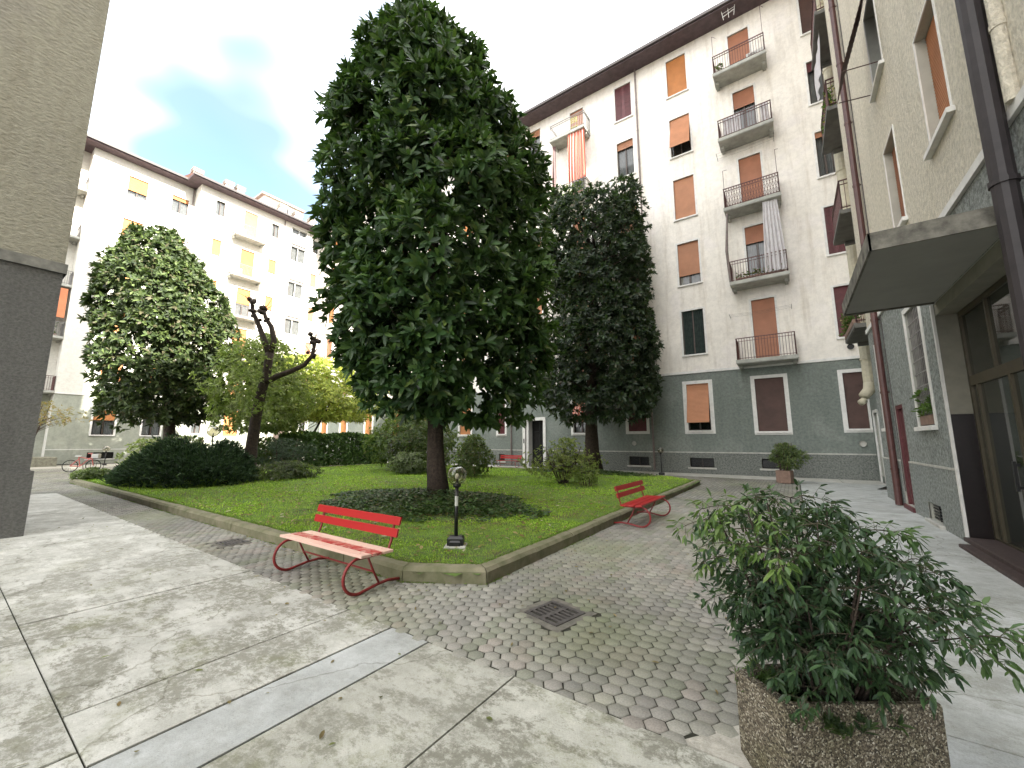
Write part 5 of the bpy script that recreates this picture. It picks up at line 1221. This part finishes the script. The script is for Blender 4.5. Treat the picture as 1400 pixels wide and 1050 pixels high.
def nandina():
    base = (.03, 2.50, .40); t = thing('potted_nandina', 'bushy green heavenly bamboo plant in the foreground aggregate planter', 'plant', base)
    fr = np.array([-math.sin(A0), math.cos(A0), 0]); C=[]; Dd=[]; Nn=[]; Ls=[]; Cl=[]; st = MB(); tw = MB()
    def frond(p, d, L, tint, lsz):
        """a drooping compound frond: rachis, forked side twigs, hanging pointed leaflets"""
        p = Vector(p); d = Vector(d).normalized(); k = 5; pts = [p.copy()]; q = p.copy(); dd = d.copy()
        def lf(c, dv, s_=1.):
            dv = Vector(dv).normalized()+Vector((random.gauss(0, .25), random.gauss(0, .25), random.uniform(-1.1, -.15))); dv.normalize()
            C.append(Vector(c)); Dd.append(dv); Nn.append(Vector((random.gauss(0, .5), random.gauss(0, .5), 1))); Ls.append(lsz*s_*random.uniform(.6, 1.25)); Cl.append(tint)
        for i in range(k):
            dd = (dd+Vector((random.gauss(0, .06), random.gauss(0, .06), -.14))).normalized(); q = q+dd*(L/k); pts.append(q.copy())
            rnd = Vector((random.gauss(0, 1), random.gauss(0, 1), random.gauss(0, .5))); side = dd.cross(rnd).normalized()
            for sg in (-1, 1):
                td = (dd*.5+side*sg*.8+Vector((0, 0, random.uniform(-.2, .3)))).normalized(); tl = L*.32*(1-.1*i)*random.uniform(.6, 1.2)
                e = q+td*tl; tw.tube([q, e], [.0011, .0007], 3, cap=False)
                perp = td.cross(Vector((0, 0, 1)));
                lf(e, td, 1.1); lf(q+td*tl*.85, td+perp*.9); lf(q+td*tl*.85, td-perp*.9)
                if random.random() < .75: lf(q+td*tl*.45, perp+td*.3, .9)
                if random.random() < .75: lf(q+td*tl*.45, -perp+td*.3, .9)
        lf(q, dd, 1.2); tw.tube(pts, [.0024]*3+[.0016]*(len(pts)-3), 4, cap=False)
    random.seed(5)
    tips = [(-.27, .05, .90), (-.38, .12, .84), (-.14, .10, .96), (.02, .15, .95), (.17, .1, .90), (.32, .05, .80), (-.02, -.08, .86), (.14, -.12, .74), (-.24, -.12, .74), (.40, -.05, .60), (-.26, -.02, .60), (.26, .25, .80), (-.2, .25, .85), (.05, -.2, .60), (-.10, .0, .72), (.30, -.18, .50), (.12, .05, .6), (-.24, .02, .46), (.44, .0, .66),
            (-.12, -.18, .34), (.16, -.16, .32), (0, -.16, .4), (.3, -.1, .36), (-.2, -.1, .34), (-.12, -.1, .5), (.2, 0, .45), (-.2, .15, .6), (.05, .1, .5), (.34, .12, .5), (-.3, .1, .72), (.1, .2, .78)]
    for (a, b, h) in tips:
        p0 = Vector(base)+Vector(RIGHT*a*.3+fr*b*.3); tp = Vector((base[0], base[1], 0))+Vector(RIGHT*a+fr*b)+Vector((0, 0, .39+h*.97))
        m1 = p0.lerp(tp, .5)+Vector((0, 0, .05)); st.tube([p0, m1, tp], [.008, .006, .003], 6)
        light = a < -.2 and h > .7; nf = 7
        for i in range(nf):
            an = i*6.28/nf*1.6+random.random(); o_ = Vector(RIGHT*math.cos(an)+fr*math.sin(an))+Vector(RIGHT)*a*.8
            s0 = p0.lerp(tp, random.uniform(.45, 1.0)) if i % 3 else tp
            tall = s0.z-.4; tint = 1 if light and tall > .5 and random.random() < .7 else (2 if tall > .62 and random.random() < .4 else 0)
            frond(s0, (o_.x, o_.y, random.uniform(-.1, .55)), random.uniform(.15, .25), tint, .047)
    for sx, fy, hh, l_ in ((.25, 0, .45, .26), (.4, -.05, .44, .28), (.52, -.1, .42, .28), (.58, -.18, .38, .26), (.42, -.15, .34, .22), (.5, -.02, .50, .22)):
        p1 = Vector(base)+Vector(RIGHT*sx+fr*fy)+Vector((0, 0, hh)); frond(p1, Vector(RIGHT)+Vector((0, 0, .1))+Vector(fr*random.uniform(-.3, .1)), l_, 2, .056)
        p0 = Vector(base)+Vector(RIGHT*.1); st.tube([p0, p0.lerp(p1, .5)+Vector((0, 0, .12)), p1], [.006, .005, .0025], 5)
    n = len(C); C = np.array([tuple(v) for v in C]); Dd = np.array([tuple(v) for v in Dd]); Nn = nrm(np.array([tuple(v) for v in Nn])); Cl = np.array(Cl)
    col = colmix(n, [(.030, .060, .026), (.040, .078, .030), (.020, .042, .022)], [4, 3, 2], .18)
    lt = colmix(n, [(.10, .17, .04), (.13, .20, .05), (.07, .12, .04)], [3, 2, 2], .15); md = colmix(n, [(.055, .105, .035), (.075, .13, .04)], [1, 1], .15)
    col = np.where((Cl == 1)[:, None], lt, np.where((Cl == 2)[:, None], md, col)); Ls = np.array(Ls)
    leaves('foliage', M['leafA'], t, C, nrm(Dd), Nn, Ls, Ls*.33, col, .10, .12)
    st.build('stem', M['bark'], t, smooth=True); tw.build('twig', M['twig'], t)
nandina()
# small weeds in the planter
def weeds(name, label, cx, cy, z, r, n, L, W, pal, spread=(10, 70)):
    P = np.stack([cx+rng.normal(0, r, n), cy+rng.normal(0, r, n), z+rng.random(n)*.05], 1); Ax = np.stack([rng.normal(0, .4, n), rng.normal(0, .4, n), np.ones(n)], 1)
    C_, D_, N_, l, w = rosettes(P, Ax, 7, L, W, spread); o = leaves(name, M['leafB'], None, C_, D_, N_, l, w, colmix(len(C_), pal, [1]*len(pal)), .15)
    tag(o, label, 'plant')
weeds('trailing_weed', 'feathery green weed trailing over the left rim of the foreground planter', -.22, 2.44, .43, .045, 90, .05, .007, [(.05, .10, .03), (.08, .13, .04)])
weeds('trailing_weed', 'dark low weeds on the soil of the foreground planter', -.02, 2.46, .40, .09, 110, .055, .016, [(.03, .055, .03), (.045, .07, .035)])
hexa = [(.30*math.cos(R(60*i+10)), .32*math.sin(R(60*i+10))) for i in range(6)]
planter('flower_pot', 'brownish concrete pot standing near the back wall at the end of the path', hexa, .5, -.4, 19.6, .8, .02)
bush('potted_shrub', 'rounded yellow green shrub in the pot before the back building', (-.4, 19.6, .4), [(1.55, .05, .2), (1.4, .15, .45), (1.1, .22, .62), (.8, .15, .6), (.58, .1, .35)], 520, .12, .03, [(.10, .14, .05), (.15, .18, .06), (.06, .09, .04)], [3, 2, 3], 41, stems=9, gap=.5, lump=.45, cat='plant', group='potted plants')
# low trough by the left building
mb = MB(); mb.bbox(-43.4, -41.0, 1.2, 5.0, 0, .62, .03); o = mb.build('planter_trough', simple('mossy_concrete', (.27, .26, .20), .9, var=.3, bmp=.4)); tag(o, 'long low concrete trough holding the brown maple against the left building', 'planter')

# ================================================================== drain grates
def drain(label, x, y, rz, w=.42):
    t = thing('drain_grate', label, 'drain', (x, y, 0), rz, 'drain grates in the path')
    h = w/2; mb = MB(); 
    e = .075; mb.box(-h-e, h+e, -h-e, -h, -.05, -.0015); mb.box(-h-e, h+e, h, h+e, -.05, -.0015); mb.box(-h-e, -h, -h, h, -.05, -.0015); mb.box(h, h+e, -h, h, -.05, -.0015); mb.build('rim', M['drain_rim'], t, world=False)
    mb = MB(); a = h-.004; b = .04
    mb.box(-a, a, -a, -a+b, -.03, .004); mb.box(-a, a, a-b, a, -.03, .004); mb.box(-a, -a+b, -a+b, a-b, -.03, .004); mb.box(a-b, a, -a+b, a-b, -.03, .004); mb.box(-.025, .025, -a+b, a-b, -.03, .0035)
    n = 6; g0 = -a+b; g1 = a-b; st = (g1-g0)/n
    for i in range(n-1): 
        yy = g0+st*(i+1); mb.box(-a+b, -.025, yy-.013, yy+.013, -.028, .003); mb.box(.025, a-b, yy-.013, yy+.013, -.028, .003)
    mb.build('grate', M['iron'], t, world=False)
    mb = MB(); mb.quad((-a, -a, -.034), (a, -a, -.034), (a, a, -.034), (-a, a, -.034)); mb.build('shaft', M['hole'], t, world=False)
drain('square cast iron drain grate in the pavers near the foreground', -2.0, 3.58, R(-13))
drain('drain grate in the path left of the foreground bench', -7.6, 2.98, R(0), .36)

# ================================================================== balcony items
def cloth(name, label, F, x0, x1, o, z0, z1, mat, waves=9, amp=.07, pinch=0., group=None):
    me = MB(); nx, nz = 60, 14; vs = []
    for j in range(nz+1):
        t = j/nz
        for i in range(nx+1):
            s = i/nx; xx = x0+(x1-x0)*(s*(1-pinch*t)+pinch*t*.5); vs.append(F.pt(xx, o+amp*(.4+.6*(1-t))*math.sin(s*waves*6.28+t*.7)+.05*math.sin(t*3+s*2), z0+(z1-z0)*t))
    fs = [(j*(nx+1)+i, j*(nx+1)+i+1, (j+1)*(nx+1)+i+1, (j+1)*(nx+1)+i) for j in range(nz) for i in range(nx)]
    me.add(vs, fs); o_ = me.build(name, M[mat], smooth=True); tag(o_, label, 'curtain', group); return o_
cloth('balcony_curtain', 'pink and white striped curtain hanging under the upper balcony left of the right magnolia top', FB, -10.9, -9.55, .95, 18.6, 22.2, 'striped', 7, .07, .15)
cloth('hanging_sheet', 'white sheet hung at the right side of a third floor balcony', FB, -.45, .47, .93, 9.75, 13.4, 'sheet', 5, .05, .35)
cloth('rolled_awning', 'gathered dark awning cloth hanging at the left end of the curtained balcony', FB, -12.1, -11.75, .9, 18.6, 21.9, 'rust', 2, .05, .4)
cloth('loggia_curtain', 'orange curtain in the top loggia of the left building', F1, 1.6, 3.1, -.08, 21.6, 25.0, 'orange_cloth', 8, .05, .1)
cloth('loggia_blind', 'orange sun blind stretched across a lower loggia of the left building', F1, .9, 4.6, .04, 10.9, 13.2, 'orange_cloth', 1, .01, 0)
mb = MB(); mb.tube([FB.pt(-1.95, .97, 9.6), FB.pt(-2.0, 1.0, 11.3), FB.pt(-1.85, 1.0, 13.3)], [.05, .07, .04], 8); tag(mb.build('rolled_parasol', M['pipe_grey']), 'long furled grey parasol tied to the left side of the sheeted balcony', 'parasol')
def ac(label, F, x, o, z, mat='acwhite'):
    t = thing('air_conditioner', label, 'air conditioner', F.pt(x+.4, o, z), 0, 'outdoor units on balconies')
    mb = MB(); F.box(mb, x, x+.8, o-.15, o+.15, z, z+.6); mb.build('case', M['acwhite'], t)
    mb = MB(); c = F.pt(x+.3, o+.158, z+.3)
    for rr in (.06, .12, .18, .23):
        pts = [F.pt(x+.3+rr*math.cos(a), o+.16, z+.3+rr*math.sin(a)) for a in np.linspace(0, 6.283, 17)]; mb.tube(pts, .008, 4)
    for a in (0, 1.05, 2.1): mb.tube([F.pt(x+.3-.23*math.cos(a), o+.163, z+.3-.23*math.sin(a)), F.pt(x+.3+.23*math.cos(a), o+.163, z+.3+.23*math.sin(a))], .007, 4)
    mb.build('fan_guard', M['black'], t)
ac('white outdoor unit on the top balcony of the central stack, right of its door', FB, -.5+.1, .45, 21.6)
ac('white outdoor unit on the top balcony of the left building', F2, 14.35, .6, 21.6)
ac('white outdoor unit on the second balcony from the top of the left building', F2, 14.35, .6, 17.55)
def ladder(label, F, x, o, z, h=2.2):
    mb = MB()
    for dx in (0, .5): mb.tube([F.pt(x+dx, o, z), F.pt(x+dx*.8+.05, o-.3, z+h)], .02, 6)
    for i in range(6): t = (i+1)/7; F.box(mb, x+.05*t, x+.5-.05*t, o-.3*t-.06, o-.3*t+.03, z+h*t-.015, z+h*t+.015)
    tag(mb.build('step_ladder', M['railgrey']), label, 'ladder', 'ladders in loggias')
ladder('metal step ladder standing in the lowest loggia of the left building', F1, 2.7, -.35, 5.38, 2.3)
ladder('metal step ladder standing in the middle loggia of the left building above the orange blind', F1, 3.2, -.35, 13.53, 2.0)
def pots(label, F, x0, x1, o, z, n, flower=None, h=.35):
    t = thing('balcony_plants', label, 'plants', F.pt((x0+x1)/2, o, z), 0, 'plants on balconies')
    mb = MB(); F.box(mb, x0, x1, o-.1, o+.1, z, z+.18); mb.build('flower_box', M['terracotta'], t)
    k = n; P = np.array([F.pt(random.uniform(x0, x1), o+random.gauss(0, .07), z+.15+random.random()*h) for _ in range(k)])
    Ax = np.stack([rng.normal(0, .5, k), rng.normal(0, .5, k), np.ones(k)], 1); C_, D_, N_, l, w = rosettes(P, Ax, 5, .10, .05)
    col = colmix(len(C_), [(.05, .10, .03), (.08, .15, .04)]+([flower] if flower else []), [3, 3]+([1] if flower else []))
    leaves('foliage', M['leafB'], t, C_, D_, N_, l, w, col, .1)
pots('row of small plants along the floor of the balcony with the white sheet', FB, -1.7, .3, .8, 9.6, 90, (.5, .3, .3), .3)
pots('dark potted plant at the left end of the top central balcony', FB, -1.85, -1.5, .7, 21.58, 40, None, .5)
pots('leafy plants overhanging the lowest balcony beside the canopy', FF, -19.6, -17.1, .8, 5.5, 420, (.4, .2, .15), .75)
pots('plants crowding the fourth floor balcony on the right wing', FF, -19.4, -17.4, .7, 13.55, 300, (.5, .42, .1), .9)
pots('cut flowers and greenery on the curtained balcony left of the right magnolia top', FB, -12.0, -9.8, .9, 17.6, 200, (.45, .42, .08), .7)
pots('green plants inside the grilled ground floor window by the entrance', FC, -11.7, -10.7, -.1, 1.95, 120, None, .5)
pots('plants at the railing of the loggia below the orange blind', F1, 1.2, 4.4, -.25, 9.5, 220, None, .9)
# laundry on 4th floor central balcony
cloth('hanging_laundry', 'white laundry hanging inside the railing of the second balcony from the top', FB, -1.7, -.9, .85, 17.75, 18.8, 'sheet', 4, .04)
cloth('hanging_laundry', 'small white towel on the right of the second balcony from the top', FB, .0, .35, .85, 17.8, 18.8, 'sheet', 2, .03)
cloth('balcony_blind', 'cream cloth blind above the plants of the right wing balcony', FF, -19.6, -17.6, .8, 15.6, 17.3, 'sheet', 3, .03)
# awning over ground window by mag2
mb = MB(); k = 12; vs = []
for j in range(5):
    for i in range(k+1):
        s = i/k; a = math.sin(math.pi*s); vs.append(FB.pt(-11.4+1.2*s, .05+.5*math.sin(j/4*1.57)*a, 3.9-.75*(1-math.cos(j/4*1.57))-.05))
mb.add(vs, [(j*(k+1)+i, j*(k+1)+i+1, (j+1)*(k+1)+i+1, (j+1)*(k+1)+i) for j in range(4) for i in range(k)]); tag(mb.build('window_awning', M['striped'], smooth=True), 'small striped window awning beside the right magnolia trunk', 'awning')
# folding chair on left balcony of B
mb = MB()
for dx in (0, .45):
    mb.tube([FB.pt(-10.7+dx, .7, 22.38), FB.pt(-10.7+dx, .35, 23.1)], .015, 5); mb.tube([FB.pt(-10.7+dx, .35, 22.38), FB.pt(-10.7+dx, .7, 22.95), FB.pt(-10.7+dx, .78, 23.5)], .015, 5)
for z_, o1, o2 in ((22.82, .4, .72),): FB.box(mb, -10.7, -10.25, o1, o2, z_, z_+.03)
for z_ in (23.1, 23.25, 23.4): FB.box(mb, -10.7, -10.25, .74, .77, z_, z_+.07)
tag(mb.build('folding_chair', M['yellow_plastic']), 'pale folding chair on the top left balcony of the back building', 'chair')
# small rooftop antenna-like bracket on eave
mb = MB()
for a in (-.25, 0, .25): mb.tube([(-1.0+a, 22.3, 24.75), (-1.0+a*1.3, 22.25, 25.3)], .015, 5)
mb.tube([(-1.3, 22.3, 24.95), (-.7, 22.3, 25.1)], .02, 5); mb.tube([(-1.3, 22.28, 25.15), (-.7, 22.28, 25.22)], .012, 5)
tag(mb.build('eave_bracket', M['acwhite']), 'small white metal bracket under the eave above the top central balcony', 'bracket')

# ================================================================== bicycle
def bicycle():
    t = thing('bicycle', 'small pink bicycle with a white basket parked at the far left end of the garden', 'bicycle', (-32.4, 4.9, 0), R(60)); 
    for x in (-.5, .5):
        mb = MB(); mb.tube([(x+.33*math.cos(a), 0, .34+.33*math.sin(a)) for a in np.linspace(0, 6.283, 25)], .022, 6)
        w = mb.build('wheel', M['rubber'], t, world=False)
        mb = MB()
        for a in np.linspace(0, math.pi, 7)[:-1]: mb.tube([(x-.31*math.cos(a), 0, .34-.31*math.sin(a)), (x+.31*math.cos(a), 0, .34+.31*math.sin(a))], .005, 4)
        mb.build('spokes', M['acwhite'], w, world=False)
    mb = MB(); S = (-.18, 0, .85); BBk = (-.08, 0, .32); H = (.38, 0, .85)
    for a, b in ((S, BBk), (BBk, H), (S, (.36, 0, .72)), (BBk, (-.5, 0, .34)), ((-.16, 0, .75), (-.5, 0, .34)), (H, (.5, 0, .34)), (H, (.34, 0, 1.05)), ((.3, -.25, 1.05), (.34, .0, 1.05)), ((.3, .25, 1.05), (.34, 0, 1.05))): mb.tube([a, b], .024, 7)
    mb.build('frame', M['pink_bike'], t, world=False)
    mb = MB(); mb.bbox(-.33, -.08, -.08, .08, .87, .93, .02); mb.build('saddle', M['acwhite'], t, world=False)
    mb = MB(); mb.bbox(.42, .72, -.17, .17, .78, 1.02, .02); mb.build('basket', M['acwhite'], t, world=False)
    t.scale = (.95, .95, .95)
bicycle()

# ================================================================== sky, sun, camera
world = bpy.data.worlds.new('World'); scn.world = world; world.use_nodes = True
nt = world.node_tree; nt.nodes.clear()
SUN = Vector((1, -.157, .72)).normalized()
el = math.asin(SUN.z); 
sky = nt.nodes.new('ShaderNodeTexSky'); sky.sky_type = 'NISHITA'; sky.sun_disc = False; sky.sun_elevation = el
sky.sun_rotation = math.atan2(SUN.x, SUN.y); sky.air_density = 1.0; sky.dust_density = .6; sky.ozone_density = 4
tc = nt.nodes.new('ShaderNodeTexCoord')
mp = nt.nodes.new('ShaderNodeMapping'); mp.inputs['Scale'].default_value = (1.0, 1.0, 1.9); nt.links.new(tc.outputs['Generated'], mp.inputs[0])
n1 = N(nt, 'ShaderNodeTexNoise', Scale=1.5, Detail=3., Roughness=.55); nt.links.new(mp.outputs[0], n1.inputs['Vector'])
vm = nt.nodes.new('ShaderNodeVectorMath'); vm.operation = 'DOT_PRODUCT'; nt.links.new(tc.outputs['Generated'], vm.inputs[0]); vm.inputs[1].default_value = Vector((-.80, .10, .60)).normalized()
# clouds thin out towards the west half of the sky
mr = nt.nodes.new('ShaderNodeMapRange'); mr.inputs['From Min'].default_value = .74; mr.inputs['From Max'].default_value = 1.0; mr.inputs['To Min'].default_value = 0; mr.inputs['To Max'].default_value = .62; nt.links.new(vm.outputs['Value'], mr.inputs['Value'])
ns = nt.nodes.new('ShaderNodeMapRange'); ns.inputs['From Min'].default_value = .36; ns.inputs['From Max'].default_value = .62; ns.inputs['To Min'].default_value = 1.3; ns.inputs['To Max'].default_value = .0; nt.links.new(n1.outputs['Fac'], ns.inputs['Value'])
mu = nt.nodes.new('ShaderNodeMath'); mu.operation = 'MULTIPLY'; nt.links.new(mr.outputs[0], mu.inputs[0]); nt.links.new(ns.outputs[0], mu.inputs[1]); mu.use_clamp = True
bgS = nt.nodes.new('ShaderNodeBackground'); bgS.inputs[1].default_value = .11; nt.links.new(sky.outputs[0], bgS.inputs[0])
bgC = nt.nodes.new('ShaderNodeBackground'); bgC.inputs[0].default_value = (.955, .985, 1.0, 1); 
w2 = nt.nodes.new('ShaderNodeMapRange'); w2.inputs['From Min'].default_value = .45; w2.inputs['From Max'].default_value = .95; nt.links.new(vm.outputs['Value'], w2.inputs['Value'])
cm = nt.nodes.new('ShaderNodeMix'); cm.data_type = 'RGBA'; w3 = nt.nodes.new('ShaderNodeMath'); w3.operation = 'MULTIPLY'; w3.use_clamp = True; nt.links.new(w2.outputs[0], w3.inputs[0]); nt.links.new(ns.outputs[0], w3.inputs[1]); nt.links.new(w3.outputs[0], cm.inputs[0]); cm.inputs[6].default_value = (1.0, 1.0, 1.0, 1); cm.inputs[7].default_value = (.17, .205, .225, 1)
nt.links.new(cm.outputs[2], bgC.inputs[0]); bgC.inputs[1].default_value = 1.0
ms = nt.nodes.new('ShaderNodeMixShader'); nt.links.new(mu.outputs[0], ms.inputs[0]); nt.links.new(bgC.outputs[0], ms.inputs[1]); nt.links.new(bgS.outputs[0], ms.inputs[2])
wo = nt.nodes.new('ShaderNodeOutputWorld'); nt.links.new(ms.outputs[0], wo.inputs[0])
sl = bpy.data.lights.new('sun', 'SUN'); sl.energy = 4.0; sl.angle = R(.5); sl.color = (1, .94, .84)
so = bpy.data.objects.new('sun', sl); COL.objects.link(so); so.rotation_euler = (-SUN).to_track_quat('-Z', 'Y').to_euler(); so.location = (30, -5, 40)

cam = bpy.data.cameras.new('camera'); co = bpy.data.objects.new('camera', cam); COL.objects.link(co); scn.camera = co
cam.sensor_width = 36; cam.lens = 547/1400*36; cam.clip_end = 2000; cam.clip_start = .05
PIT = math.atan(80/547)
co.location = (0, 0, 1.6); co.rotation_euler = (R(90)+PIT, 0, A0)
scn.view_settings.view_transform = 'Standard'; scn.view_settings.look = 'None'; scn.view_settings.exposure = 2.38; scn.view_settings.gamma = 1
scn.render.engine = 'CYCLES'
scn.cycles.max_bounces = 6; scn.cycles.transparent_max_bounces = 12
